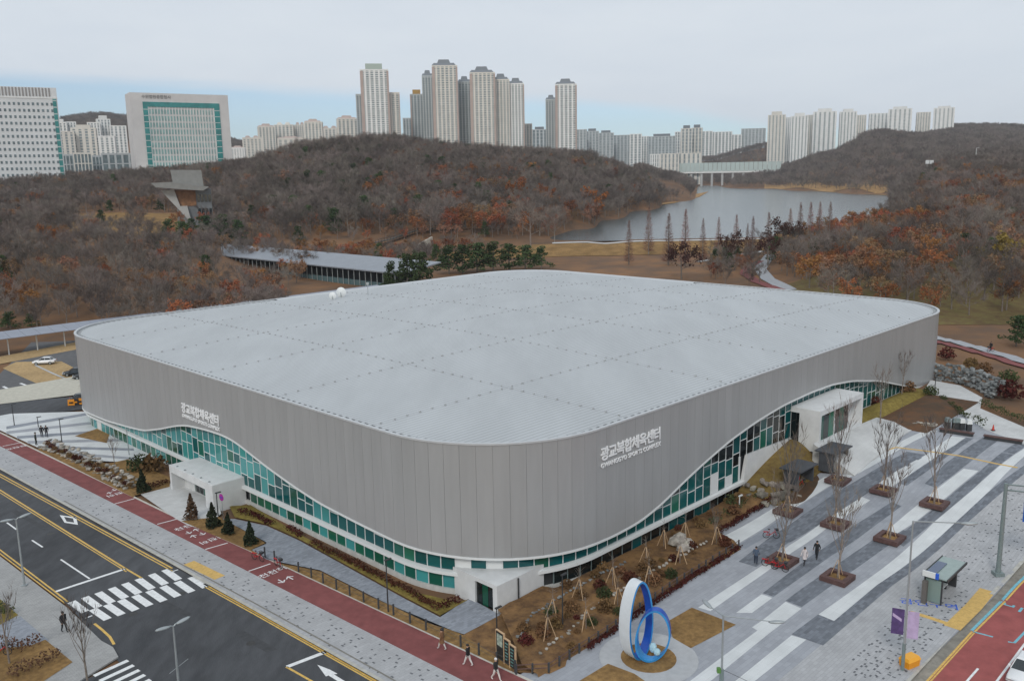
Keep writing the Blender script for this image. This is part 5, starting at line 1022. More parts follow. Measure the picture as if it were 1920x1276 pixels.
garden_lamp('dark lamp post standing in the striped square at the left', (117, 836), 786); garden_lamp('dark lamp post at the far edge of the striped square', (72, 800), 782); garden_lamp('dark lamp post with a box at the left edge by the pale walk', (27, 797), 758); garden_lamp('grey lamp post before the glass left of the street porch', (242, 852), 805, STEEL); garden_lamp('dark lamp post beside the pale park path at the hall end', (1752, 742), 707); garden_lamp('pale bollard lamp at the boulder end of the planting strip', (1386, 955), 930, TRIM)
P = at(419, 975, .14); H = topz(419, 926, P)-P.z; o = thing('round_sign', 'round magenta sign on a thin post by the entrance paving', 'sign', P, HALL-math.pi/2+.1); q = MB(); q.tube([(0, 0, 0), (0, 0, H)], .03, 6); q.build('post', STEEL, o); q = MB(); q.tube([(0, -.05, H-.35), (0, -.02, H-.35)], .42, 16); q.build('disc', mat('magenta sign', (.33, .02, .26), .5), o)
q = MB(); q.box(-.22, .22, -.065, -.055, H-.42, H-.28); q.build('bar', mat('blue sign bar', (.06, .06, .45), .5), o)
# fences
def fence(lab, pts, h, rails, pm, rm, n=None, off=.14):
    c = [at(x, y, off) for x, y in pts]
    if n:
        tot = [0]+list(np.cumsum([(b-a).length for a, b in zip(c[:-1], c[1:])])); res = []
        for k in range(n+1):
            u = tot[-1]*k/n; i = min(len(c)-2, max(0, int(np.searchsorted(tot, u))-1)); res.append(c[i].lerp(c[i+1], (u-tot[i])/max(1e-6, tot[i+1]-tot[i])))
        c = res
    o = thing('post_fence', lab, 'fence', c[0]); pm_ = MB(); pm_.box(-.06, .06, -.06, .06, -.2, h); me = pm_.mesh('post', pm)
    for p in c: obj('post', me, o, p-c[0], HALL)
    for z, r_ in rails:
        q = MB()
        for a, b in zip(c[:-1], c[1:]): m_ = a.lerp(b, .5)-c[0]; q.tube([tuple(a-c[0]+Vector((0, 0, z*h))), (m_.x, m_.y, m_.z+z*h-.06*(r_ < .03)), tuple(b-c[0]+Vector((0, 0, z*h)))], r_, 4)
        q.build('rail', rm, o)
    return o
POSTM = mat('fence post', (.05, .055, .06), .6)
fence('row of dark posts with a thin rope along the bike lane', [(497, 1043), (515, 1050)], 1.05, ((.8, .015),), POSTM, POSTM); fence('long row of dark posts and rope between bike lane and slate walkway', [(560, 1071.5), (584, 1082), (606, 1092.7), (631, 1104.7), (656, 1116), (682, 1128), (710, 1140.7), (738, 1152.4), (769, 1167.3), (799, 1180.7), (831, 1196), (864, 1211.7), (898, 1227), (932, 1244), (966, 1260)], 1.05, ((.85, .015), (.5, .015)), POSTM, POSTM)
fence('dark timber rail fence along the square side of the bed', [(968, 1263), (1030, 1260), (1140, 1188), (1260, 1103), (1385, 1026)], .85, ((.9, .04), (.5, .04)), POSTM, WOODR, 26)
P = at(950, 1246, .14); o = thing('notice_board', 'black three panel notice board in a timber frame beside the lane', 'notice board', P, HALL-math.radians(98)); bm_ = mat('notice black', (.018, .022, .022), .5)
for k, (x0, w_, h) in enumerate(((-1.25, .95, 2.5), (-.2, .62, 2.2), (.52, .62, 2.0))):
    q = MB(); q.box(x0, x0+w_, -.06, .06, .15, h); q.build('panel', bm_, o); q = MB(); q.box(x0-.05, x0, -.08, .08, 0, h+.05); q.box(x0+w_, x0+w_+.05, -.08, .08, 0, h+.05); q.box(x0, x0+w_, -.08, .08, h, h+.05); q.build('frame', WOODP, o)
    q = MB(); 
    if k == 0: q.box(x0+.12, x0+.82, -.075, -.065, 1.3, 2.3); q.build('map_print', mat('map print', (.30, .36, .30), .6, .4, 6), o)
    else:
        for j in range(6): q.box(x0+.1, x0+.5-.06*(j % 3), -.075, -.065, h-.35-.27*j, h-.25-.27*j)
        q.build('text_lines', mat('pale print', (.12, .26, .24), .6), o, kind='stuff')
# ------------------------------------------------------------------ ring sculpture
SB, SL2, SW = mat('sculpture blue', (.006, .075, .42), .28, .12, 1.2), mat('sculpture light blue', (.03, .27, .62), .28, .1, 1.2), mat('sculpture white', (.60, .64, .67), .3, .05, 1)
P = at(1216, 1236, .15); o = thing('ring_sculpture', 'tall blue and white sculpture of two interlocked oval rings', 'sculpture', P)
def ribbon(name, c, h, n, rx, rz, wd, th, lean=0.0, mats=(SW, SB, SL2), egg=0.0):
    q = MB(); N_ = 56; h = Vector(h).normalized(); n = Vector(n).normalized(); Z = (Vector((0, 0, 1))+n*lean).normalized()
    for k in range(N_):
        a = 2*math.pi*k/N_; e = 1+egg*math.sin(a); ca, sa = math.cos(a)*rx*(1-egg*math.sin(a)), math.sin(a)*rz; p = Vector(c)+h*ca+Z*sa; d = (h*math.cos(a)/rx+Z*math.sin(a)/rz).normalized(); w_ = wd*(.8+.2*math.cos(a-math.pi))
        for u, v in ((-1, 1), (1, 1), (1, -1), (-1, -1)): q.v.append(tuple(p+n*u*w_/2+d*v*th/2))
    for k in range(N_):
        for j in range(4): a, b = k*4, ((k+1) % N_)*4; q.f.append((a+j, a+(j+1) % 4, b+(j+1) % 4, b+j)); q.m.append((0, 2, 1, 2)[j])
    return q.build(name, list(mats), o)
ribbon('large_ring', (-.85, .45, 3.25), (.80, .60, 0), (.62, -.78, 0), 1.35, 3.2, 1.15, .16, -.02, egg=.12)
ribbon('small_ring', (.30, -.35, 2.35), (.93, .36, 0), (-.30, -.95, .0), 1.48, 2.3, .9, .16, .16, (SB, SL2, SL2), egg=.10)
q = MB(); q.ball((.35, .1, 1.0), (.32, .3, .42), 0, 7, 5); q.ball((.65, -.05, .7), (.3, .28, .3), 0, 7, 5); q.build('glass_figure', mat('pale blue crystal', (.40, .60, .68), .15), o)
# ------------------------------------------------------------------ bus shelter and street furniture
P = at(1768, 1114, .13); o = thing('bus_shelter', 'glass roofed bus shelter with a bench and blue sign on the pavement', 'bus shelter', P, HALL)
q = MB(); q.box(-2.4, 2.5, -1.0, 1.05, 2.45, 2.55); q.build('roof', mat('pale green glass roof', (.27, .34, .32), .25, .05, 2), o); q = MB(); q.box(-1.9, 1.0, .15, .95, 2.57, 2.63); q.build('solar_panel', mat('solar panel', (.10, .13, .20), .25), o)
q = MB(); q.box(-2.45, 2.55, -1.08, -.98, 2.38, 2.6); q.box(-2.45, 2.55, 1.03, 1.12, 2.38, 2.6); q.build('roof_frame', DARKST, o)
for x, y in ((-2.2, .9), (0, .9), (2.2, .9), (-2.2, -.55)): q = MB(); q.box(x-.06, x+.06, y-.06, y+.06, 0, 2.45); q.build('post', DARKST, o)
q = MB(); q.box(-2.25, -2.15, -.5, .8, .1, 2.2); q.build('end_glass', mat('end glass', (.20, .27, .25), .2), o); q = MB(); q.box(2.05, 2.25, -.4, .85, .1, 2.3); q.build('advert_panel', DARKST, o); q = MB(); q.box(-2.0, 2.0, .86, .92, .4, 2.2); q.build('back_glass', bpy.data.materials['end glass'], o)
q = MB(); q.box(-1.6, 1.5, .1, .55, .42, .48); q.build('bench_seat', TRIM, o)
for x in (-1.4, 1.3): q = MB(); q.box(x-.05, x+.05, .15, .5, 0, .42); q.build('bench_leg', DARKST, o)
q = MB(); q.box(-2.7, -2.55, -.1, 1.0, 2.5, 3.0); q.build('sign_box', TRIM, o); q = MB(); q.box(-2.72, -2.53, -.35, -.1, 2.5, 3.0); q.build('sign_end', BLUEP, o); q = MB(); q.box(-2.9, -2.5, .5, .9, 0, 2.1); q.build('info_cabinet', mat('cabinet brown', (.12, .11, .10), .6), o)
P = at(1705, 1246, .13); o = thing('grit_box', 'orange yellow grit box with sloped lid by the kerb', 'box', P, HALL-.3); YB = mat('grit yellow', (.75, .30, .012), .5); q = MB(); q.frus((.62, .42), (.66, .46), 0, .55); q.build('bin', YB, o); q = MB(); q.frus((.70, .50), (.60, .36), .552, .80); q.build('lid', mat('grit lid', (.80, .38, .03), .5), o)
for i, (a, b, lab) in enumerate((((1761, 808), (1826, 818), 'left dark timber edge bench at the far end of the square'), ((1844, 821), (1918, 832), 'right dark timber edge bench at the far end of the square'))):
    A, B = at(*a, .13), at(*b, .13); o = thing('timber_bench', lab, 'bench', A, math.atan2(B.y-A.y, B.x-A.x), 'timber edge benches'); L = (B-A).length
    for k in range(3): q = MB(); q.box(0, L, -.35+k*.24, -.13+k*.24, .36, .48); q.build('slat', WOODR, o)
    q = MB(); q.box(.1, L-.1, -.3, .3, 0, .35); q.build('base', DARKST, o)
for i, (x, y, c1, lab) in enumerate(((1776, 803, GREENST, 'green grey recycling bin, leftmost behind the timber bench'), (1792, 804, GREENST, 'wide green topped recycling bin behind the timber bench'), (1803, 805, TRIM, 'white topped dark bin, third behind the timber bench'), (1816, 807, TRIM, 'white topped dark bin at the right end behind the bench'))):
    P = at(x, y, .3); o = thing('recycling_bin', lab, 'bin', P, HALL-.9, 'recycling bins by the square'); q = MB(); w_ = .45 if i == 1 else .3; q.box(-w_, w_, -.3, .3, 0, .95); q.build('body', DARKST, o); q = MB(); q.frus((w_+.04, .34), (w_-.05, .26), .952, 1.5); q.build('hood', c1, o)
P = at(1862, 806, .2); o = thing('traffic_cone', 'small red traffic cone at the edge of the pale path', 'traffic cone', P); q = MB(); q.tube([(0, 0, .04), (0, 0, .75)], [.18, .04], 8); q.build('cone', mat('cone red', (.5, .05, .03), .5), o); q = MB(); q.box(-.22, .22, -.22, .22, 0, .04); q.build('foot', BLACK, o)
for i, (x, y, w_, lab) in enumerate(((1497, 910, 4.4, 'dark flat roofed pavilion by the boulders, nearer one'), (1562, 876, 4.6, 'dark flat roofed pavilion beside the forecourt, farther one'))):
    P = at(x, y, .13); o = thing('pavilion', lab, 'pavilion', P, HALL, 'dark pavilions by the square'); dk = mat('pavilion slate', (.06, .065, .075), .6, .15, 2); q = MB(); q.box(-w_/2, w_/2, -1.3, 1.4, 2.35, 2.5); q.build('roof', dk, o)
    for xx in (-w_/2+.25, w_/2-.45): q = MB(); q.box(xx, xx+.22, -.9, .9, 0, 2.35); q.build('side_wall', dk, o)
    q = MB(); q.box(-w_/2+.5, w_/2-.5, .3, .75, .38, .46); q.build('seat', WOODR, o)
# ------------------------------------------------------------------ bicycles
BR = mat('bicycle red', (.42, .012, .016), .4)
def bike_proto(P, rz, lab, m=BR):
    o = thing('bicycle', lab, 'bicycle', P, rz, 'red hire bicycles')
    for x in (-.52, .52):
        q = MB(); q.tube([(x+.33*math.cos(a), 0, .34+.33*math.sin(a)) for a in np.linspace(0, 2*math.pi, 19)], .032, 5, cap=False)
        for k in range(6): a = k*math.pi/3; q.tube([(x, 0, .34), (x+.31*math.cos(a), 0, .34+.31*math.sin(a))], .006, 3, cap=False)
        q.build('wheel', BLACK, o)
    q = MB(); q.tube([(-.52, 0, .34), (-.12, 0, .36), (.38, 0, .78)], .035, 5); q.tube([(-.52, 0, .34), (-.2, 0, .78), (-.12, 0, .36)], .03, 5); q.tube([(-.2, 0, .78), (-.24, 0, .95)], .02, 5); q.tube([(.52, 0, .34), (.36, 0, .82), (.32, 0, 1.06)], .03, 5); q.build('frame', m, o)
    q = MB(); q.ball((-.26, 0, .98), (.15, .09, .05), 0, 8, 4); q.build('saddle', BLACK, o); q = MB(); q.tube([(.25, -.28, 1.06), (.32, 0, 1.08), (.25, .28, 1.06)], .018, 5); q.build('handlebar', BLACK, o)
    q = MB(); q.frus((.13, .15), (.18, .2), .82, 1.04, 0, (0, 0)); b = q.build('basket', DARKST, o); b.location = (.56, 0, 0); q = MB(); q.box(-.82, -.34, -.07, .07, .66, .72); q.build('rear_guard', m, o); return o
b0 = bike_proto(at(484, 1050, .14), math.radians(-30), 'red hire bicycle parked at the start of the dark posts')
for i, (x, y, rz, lab) in enumerate(((522, 1062, -48, 'second red hire bicycle parked against the dark posts'), (1446, 1008, -8, 'red hire bicycle standing in the middle of the square'), (1444, 1062, -32, 'red hire bicycle leaning at the planter, left one'), (1462, 1069, -36, 'red hire bicycle leaning at the planter, right one'), (1499, 914, 20, 'red hire bicycle by the nearer pavilion'), (2, 1228, 10, 'red bicycle cut off by the left edge'))): dup(b0, at(x, y, .14), math.radians(rz), lab)
# ------------------------------------------------------------------ cars
def car(lab, P, rz, paint, group=None, wagon=False):
    o = thing('parked_car' if 'parked' in lab else 'car', lab, 'car', P, rz, group); L = 2.25
    sec = [(-L, .52, .78), (-L+.08, .40, .90), (-1.5, .30, .98), (-.9, .28, .98), (0, .28, .98), (.95, .28, .95), (1.6, .30, .86), (2.1, .36, .74), (L, .48, .62)]; q = MB(); n = len(sec)
    for x, z0, z1 in sec:
        w_ = .90-.10*max(0, abs(x)-1.6)/.65
        for y, z in ((-w_, z0), (-w_-.02, (z0+z1)/2), (-w_+.10, z1), (w_-.10, z1), (w_+.02, (z0+z1)/2), (w_, z0)): q.v.append((x, y, z))
    for i in range(n-1):
        for k in range(6): a = i*6; q.f.append((a+k, a+(k+1) % 6, a+6+(k+1) % 6, a+6+k)); q.m.append(0)
    q.f += [tuple(range(6)), tuple(range((n-1)*6, n*6))[::-1]]; q.m += [0, 0]; b = q.build('body', paint, o, True)
    q = MB(); tr = -2.0 if wagon else -1.75
    q.add([(tr, -.80, .95), (1.05, -.80, .93), (1.05, .80, .93), (tr, .80, .95), (tr+.55, -.62, 1.42), (.25, -.62, 1.45), (.25, .62, 1.45), (tr+.55, .62, 1.42)], [(0, 1, 5, 4), (1, 2, 6, 5), (2, 3, 7, 6), (3, 0, 4, 7)]); q.build('glazing', CARGL, o)
    q = MB(); q.add([(tr+.50, -.65, 1.42), (.30, -.65, 1.44), (.30, .65, 1.44), (tr+.50, .65, 1.42), (tr+.62, -.55, 1.49), (.12, -.55, 1.51), (.12, .55, 1.51), (tr+.62, .55, 1.49)], [(0, 1, 5, 4), (1, 2, 6, 5), (2, 3, 7, 6), (3, 0, 4, 7), (4, 5, 6, 7), (3, 2, 1, 0)]); q.build('roof', paint, o)
    for y in (-1, 1):
        for x0, x1 in ((1.05, .25), (-.35, -.35), (tr, tr+.55)): q = MB(); q.tube([(x0, y*.81, .94), (x1, y*.635, 1.44)], .035, 4); q.build('pillar', paint, o)
        q = MB(); q.box(.75, .95, y*.86-.0, y*1.02, .95, 1.08) if y > 0 else q.box(.75, .95, -1.02, -.86, .95, 1.08); q.build('mirror', paint, o)
        q = MB(); q.ball((2.12, y*.62, .66), (.14, .2, .09), 0, 8, 5); q.build('headlight', TRIM, o); q = MB(); q.ball((-2.2, y*.62, .78), (.08, .2, .08), 0, 8, 5); q.build('tail_light', BR, o)
        for x in (-1.38, 1.38):
            q = MB(); q.tube([(x, y*.70, .33), (x, y*.93, .33)], .335, 16); wv_ = q.build('wheel', BLACK, o); q = MB(); q.tube([(x, y*.90, .33), (x, y*.945, .33)], .2, 10); q.build('rim', STEEL, wv_)
    return o
CW_, CB_, CG_ = mat('car white', (.72, .73, .74), .25), mat('car dark blue', (.018, .026, .036), .2), mat('car charcoal', (.025, .028, .03), .22)
car('white saloon driving towards the camera at the bottom right edge', at(1922, 1268, .01), HALL+math.pi+.03, CW_)
car('white saloon parked at the far side of the parking grass', at(84, 682, .03), math.radians(8)+math.pi, CW_, 'cars in the parking lot'); car('dark blue saloon parked left of a charcoal one', at(141, 703, .03), math.radians(22)+math.pi, CB_, 'cars in the parking lot'); car('charcoal hatchback parked nearest the hall corner', at(160, 709, .03), math.radians(22)+math.pi, CG_, 'cars in the parking lot', True); car('white car parked behind the hall corner, mostly hidden', at(175, 721, .03), math.radians(22)+math.pi, CW_, 'cars in the parking lot')
car('charcoal car waiting behind orange and black barriers', at(158, 752, .07), math.radians(28), CG_)
OR_ = mat('barrier orange', (.72, .27, .01), .6)
for i, (x, y) in enumerate(((134, 759), (142, 758), (150, 757), (158, 756), (166, 755))):
    P = at(x, y, .1); o = thing('road_barrier', '%s orange and black road barrier before the charcoal car' % ('first', 'second', 'third', 'fourth', 'fifth')[i], 'barrier', P, .35, 'orange road barriers'); q = MB(); q.frus((.55, .25), (.5, .1), 0, 1.0); q.build('block', OR_ if i % 2 == 0 else BLACK, o); q = MB(); q.box(-.3, .3, -.29, -.2, .35, .6); q.build('stripe', BLACK if i % 2 == 0 else OR_, o)
# ------------------------------------------------------------------ people
SKIN = mat('skin', (.45, .27, .19), .6); HAIRM = mat('black hair', (.012, .010, .010), .5)
PM = {}
def cloth(c): 
    if c not in PM: PM[c] = mat('cloth', c, .85, .12, 6)
    return PM[c]
def person(lab, P, rz, coat, legs, shoe=(.03, .03, .03), stride=.28, hair=HAIRM, long_coat=False, H=1.74, lean=0.0, grp=None, cap=None):
    o = thing('person', lab, 'person', P, rz, grp, H/1.74*1.06); verts = []; rad = []; edges = []
    def V(p, r_): verts.append(p); rad.append(r_); return len(verts)-1
    def E(a, b): edges.append((a, b))
    pel = V((0, 0, .92), .15); wa = V((lean*.3, 0, 1.10), .145); ch = V((lean*.8, 0, 1.32), .165); nk = V((lean+.01, 0, 1.48), .062); hd = V((lean+.03, 0, 1.60), .098); tp = V((lean+.03, 0, 1.69), .075); E(pel, wa); E(wa, ch); E(ch, nk); E(nk, hd); E(hd, tp)
    for sg in (-1, 1):
        f = sg*stride; hp = V((0, sg*.09, .86), .105); kn = V((f*.45+.04, sg*.10, .48), .075); an = V((f-.03*(f < 0), sg*.10, .09+.05*(f < 0)), .048); toe = V((f+.15, sg*.11, .045), .04); E(pel, hp); E(hp, kn); E(kn, an); E(an, toe)
        sh = V((lean*.9, sg*.19, 1.40), .075); el = V((lean*.6-f*.35-.03, sg*.26, 1.13), .055); wr = V((lean*.5-f*.55+.10, sg*.25, .91), .04); ha = V((lean*.5-f*.6+.14, sg*.24, .83), .04); E(ch, sh); E(sh, el); E(el, wr); E(wr, ha)
    me = bpy.data.meshes.new('body'); me.from_pydata(verts, edges, []); tmp = bpy.data.objects.new('tmp', me); COL.objects.link(tmp); md = tmp.modifiers.new('s', 'SKIN'); md.use_smooth_shade = True
    for i, sv in enumerate(me.skin_vertices[0].data): sv.radius = (rad[i], rad[i]); sv.use_root = (i == 0)
    tmp.modifiers.new('u', 'SUBSURF').levels = 1; m2 = bpy.data.meshes.new_from_object(tmp.evaluated_get(bpy.context.evaluated_depsgraph_get())); bpy.data.objects.remove(tmp)
    m2.materials.clear()
    for m in (cloth(coat), cloth(legs), SKIN, cloth(shoe)): m2.materials.append(m)
    hem = .62 if long_coat else .88
    for p in m2.polygons:
        c = p.center; arm = abs(c.y) > .205 and c.z < 1.45
        p.material_index = 2 if (c.z > 1.49 or (arm and c.z < .90)) else (0 if (c.z > hem or arm) else (3 if c.z < .10 else 1))
    obj('body', m2, o); q = MB(); q.ball((lean+.015, 0, 1.665), (.118, .108, .105), 0, 10, 6); q.build('hat' if cap else 'hair', cap or hair, o, True)
    q = MB()
    for y in (-.035, .035): q.ball((lean+.122, y, 1.625), (.012, .016, .012), 0, 6, 4)
    q.build('eyes', BLACK, o); q = MB(); q.ball((lean+.132, 0, 1.59), (.02, .015, .025), 0, 6, 4); q.build('nose', SKIN, o)
    if long_coat: q = MB(); q.tube([(0, 0, .58), (0, 0, 1.0)], [.21, .16], 10); q.build('coat_skirt', cloth(coat), o)
    return o
LW = cloth((.62, .60, .58)); aw = math.atan2(RD.y, RD.x)
person('person in brown coat and pale trousers walking up the bike lane', at(829, 1217, .14), aw, (.19, .095, .045), (.52, .49, .46), (.5, .5, .5), .3, long_coat=True); person('person in black jacket and white trousers on the bike lane', at(878, 1247, .14), aw+.1, (.012, .013, .015), (.62, .60, .58), (.6, .5, .48), .32)
person('person in white cap, black jacket and white trousers near the notice board', at(930, 1274, .14), aw+math.pi, (.022, .024, .022), (.66, .62, .58), (.6, .5, .5), .34, cap=LW); person('person all in black crossing the near pavement', at(121, 1184, .13), -.6, (.012, .014, .018), (.014, .016, .02), (.02, .02, .02), .2, H=1.8)
person('person in dark clothes on the striped square, left of a pair', at(79, 819, .14), aw+2.8, (.015, .016, .02), (.02, .022, .03), stride=.15, grp='pair on the striped square'); person('person in dark clothes on the striped square, right of a pair', at(88, 819, .14), aw+2.8, (.018, .018, .02), (.03, .032, .045), stride=.2, grp='pair on the striped square')
person('person in dark green standing at the lane end of the stone wall', at(68, 834, .14), .4, (.022, .032, .024), (.02, .024, .022), stride=.05, H=1.85)
person('person in long white coat walking across the square', at(1508, 1058, .14), -2.4, (.58, .53, .53), (.03, .03, .035), stride=.2, long_coat=True); person('person in black walking beside the white coat on the square', at(1531, 1047, .14), -2.3, (.014, .016, .018), (.018, .02, .024), stride=.18, H=1.8)
person('person in dark blue standing on the dark band by the bed', at(1417, 1057, .14), 1.2, (.06, .085, .13), (.02, .03, .055), stride=.1); person('person in bright red jacket by the nearer pavilion', at(1495, 916, .14), 2.0, (.55, .015, .025), (.03, .05, .03), stride=.12)
P = hit(1857, 662); o = person('person in black riding along the grey cycle path', (P.x, P.y, P.z+.35), math.pi+.3, (.014, .014, .016), (.014, .014, .016), stride=.15); dup(b0, (P.x, P.y, gz(P.x, P.y)+.24), math.pi+.3, 'bicycle under the rider on the grey cycle path')
# ------------------------------------------------------------------ canopy, pavilion, lookout tower behind the hall
SOL = mat('solar canopy', (.215, .235, .285), .35, .08, .5, stretch=(.2, 1, 1)); o = thing('solar_canopy', 'long blue grey solar canopy on white posts behind the parking lot', 'canopy', W(-30*K, 192*K), HALL); L = 165*K
n = 46
for k in range(n): q = MB(); q.add([(k*L/n, 0, 4.0), ((k+1)*L/n-.06, 0, 4.0), ((k+1)*L/n-.06, 5.4, 4.9), (k*L/n, 5.4, 4.9), (k*L/n, 0, 3.88), ((k+1)*L/n-.06, 0, 3.88), ((k+1)*L/n-.06, 5.4, 4.78), (k*L/n, 5.4, 4.78)], [(0, 1, 2, 3), (7, 6, 5, 4), (0, 4, 5, 1), (2, 6, 7, 3), (1, 5, 6, 2), (0, 3, 7, 4)]); q.build('solar_panel', SOL, o)
for k in range(0, 24): q = MB(); x = 1+k*6.0; q.tube([(x, 2.4, -.3), (x, 2.4, 4.2)], .14, 6); q.build('post', TRIM, o)
q = MB(); q.box(0, L, 2.3, 2.5, 4.0, 4.2); q.build('beam', TRIM, o)
zE = 7.9; A, B = plane(352, 471, zE), plane(752, 512, zE); dx_ = (B-A); L = math.hypot(dx_.x, dx_.y); rz = math.atan2(dx_.y, dx_.x); zg = 0.0; o = thing('long_pavilion', 'long open pavilion with a blue grey roof and many thin columns', 'pavilion', (A.x, A.y, 0), rz)
q = MB(); q.add([(-1, -.8, zE), (L+1, -.8, zE), (L+1, 16, zE+2.3), (-1, 16, zE+2.3), (-1, -.8, zE-.4), (L+1, -.8, zE-.4), (L+1, 16, zE+1.9), (-1, 16, zE+1.9)], [(0, 1, 2, 3), (7, 6, 5, 4), (0, 4, 5, 1), (2, 6, 7, 3), (1, 5, 6, 2), (0, 3, 7, 4)]); q.build('roof', mat('pavilion roof', (.235, .255, .285), .5, .06, .4), o)
col = MB(); col.tube([(0, 0, -.5), (0, 0, zE-.2)], .13, 6); cm = col.mesh('column', mat('column steel', (.30, .33, .33), .5)); nC = 46
for k in range(nC+1): obj('column', cm, o, (k*L/nC, 0, 0))
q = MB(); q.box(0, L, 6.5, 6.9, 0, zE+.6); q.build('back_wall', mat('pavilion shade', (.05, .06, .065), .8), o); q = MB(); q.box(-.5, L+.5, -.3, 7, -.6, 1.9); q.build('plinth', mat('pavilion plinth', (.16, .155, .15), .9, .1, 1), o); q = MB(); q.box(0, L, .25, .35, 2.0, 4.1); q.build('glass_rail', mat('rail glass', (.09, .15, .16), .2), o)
P = hit(366, 424); d = math.hypot(P.x, P.y); m_ = d/FPX*1.03; o = thing('lookout_tower', 'small modern lookout tower with slanting white wall and flat roof', 'tower', P, math.atan2(P.y, P.x)-math.pi/2)
T = lambda x, y: ((x-366)*m_, (424-y)*m_)
def slab(name, pts, y0, y1, m): q = MB(); n = len(pts); q.add([(*[T(*p)[0]], y0, T(*p)[1]) for p in pts]+[(*[T(*p)[0]], y1, T(*p)[1]) for p in pts], [tuple(range(n))[::-1], tuple(range(n, 2*n))]+[(i, (i+1) % n, n+(i+1) % n, n+i) for i in range(n)]); q.build(name, m, o)
TG1 = mat('tower concrete', (.235, .235, .225), .85, .08, .5); slab('roof_slab', [(303, 351), (336, 350), (393, 359), (383, 365), (360, 363), (310, 358)], -6, 7, TG1); slab('upper_block', [(334, 330), (383, 331), (385, 358), (337, 356)], 1, 10, TG1); slab('slanting_wall', [(317, 364), (337, 362), (345, 390), (356, 390), (361, 417), (360, 418)], -1.2, 3.5, mat('tower pale wall', (.40, .40, .39), .8, .08, .5))
slab('lower_wall', [(340, 391), (346, 391), (361, 420), (338, 422)], 0, 6, mat('tower grey', (.20, .20, .20), .85, .08, .5)); slab('timber_room', [(338, 363), (371, 364), (371, 390), (345, 390)], .4, 6, mat('tower timber', (.23, .115, .055), .8, .25, .6)); slab('stair_core', [(371, 364), (396, 362), (396, 424), (362, 424), (356, 392), (371, 391)], .8, 8, mat('stair core', (.16, .17, .18), .6, .12, .6))
for k in range(4): slab('window', [(373+k*6, 372), (377+k*6, 372), (377+k*6, 384), (373+k*6, 384)], .6, .85, CARGL); slab('window', [(373+k*6, 395), (377+k*6, 395), (377+k*6, 410), (373+k*6, 410)], .6, .85, CARGL)
pw = [hit(x, y) for x, y in ((586, 474), (640, 470), (690, 464), (735, 454), (775, 440), (820, 433), (880, 431), (945, 433))]; o = thing('boardwalk', 'dark raised boardwalk climbing along the foot of the hill', 'boardwalk', pw[0]); q = MB(); q2 = MB()
for a, b in zip(pw[:-1], pw[1:]):
    a, b = a-pw[0]+Vector((0, 0, 1.6)), b-pw[0]+Vector((0, 0, 1.6)); dn = (b-a).normalized(); nn_ = Vector((-dn.y, dn.x, 0))*1.1; q.add([tuple(a-nn_), tuple(b-nn_), tuple(b+nn_), tuple(a+nn_), tuple(a-nn_-Vector((0, 0, .3))), tuple(b-nn_-Vector((0, 0, .3))), tuple(b+nn_-Vector((0, 0, .3))), tuple(a+nn_-Vector((0, 0, .3)))], [(0, 1, 2, 3), (7, 6, 5, 4), (0, 4, 5, 1), (2, 6, 7, 3)])
    for k in range(8): p = a.lerp(b, k/8)-nn_; q2.tube([tuple(p-Vector((0, 0, 2.4))), tuple(p+Vector((0, 0, 1.1)))], .09, 4)
    q2.tube([tuple(a-nn_+Vector((0, 0, 1.1))), tuple(b-nn_+Vector((0, 0, 1.1)))], .08, 4)
q.build('deck', mat('boardwalk timber', (.075, .07, .062), .9, .2, 1), o); q2.build('railing', DARKST, o, kind='stuff')
A, B = hit(775, 478), hit(812, 472); o = thing('pale_retaining_wall', 'pale stone retaining wall below the boardwalk at the dam end', 'retaining wall', A, math.atan2(B.y-A.y, B.x-A.x)); L = (B-A).length; q = MB(); q.add([(0, 0, -1), (L, 0, -1), (L, 0, 7.2), (L*.35, 0, 4.6), (0, 0, .8), (0, 1, -1), (L, 1, -1), (L, 1, 7.2), (L*.35, 1, 4.6), (0, 1, .8)], [(0, 1, 2, 3, 4), (9, 8, 7, 6, 5), (4, 3, 8, 9), (3, 2, 7, 8), (1, 6, 7, 2)]); q.build('wall', mat('pale stone wall', (.40, .365, .31), .9, .2, .6), o)
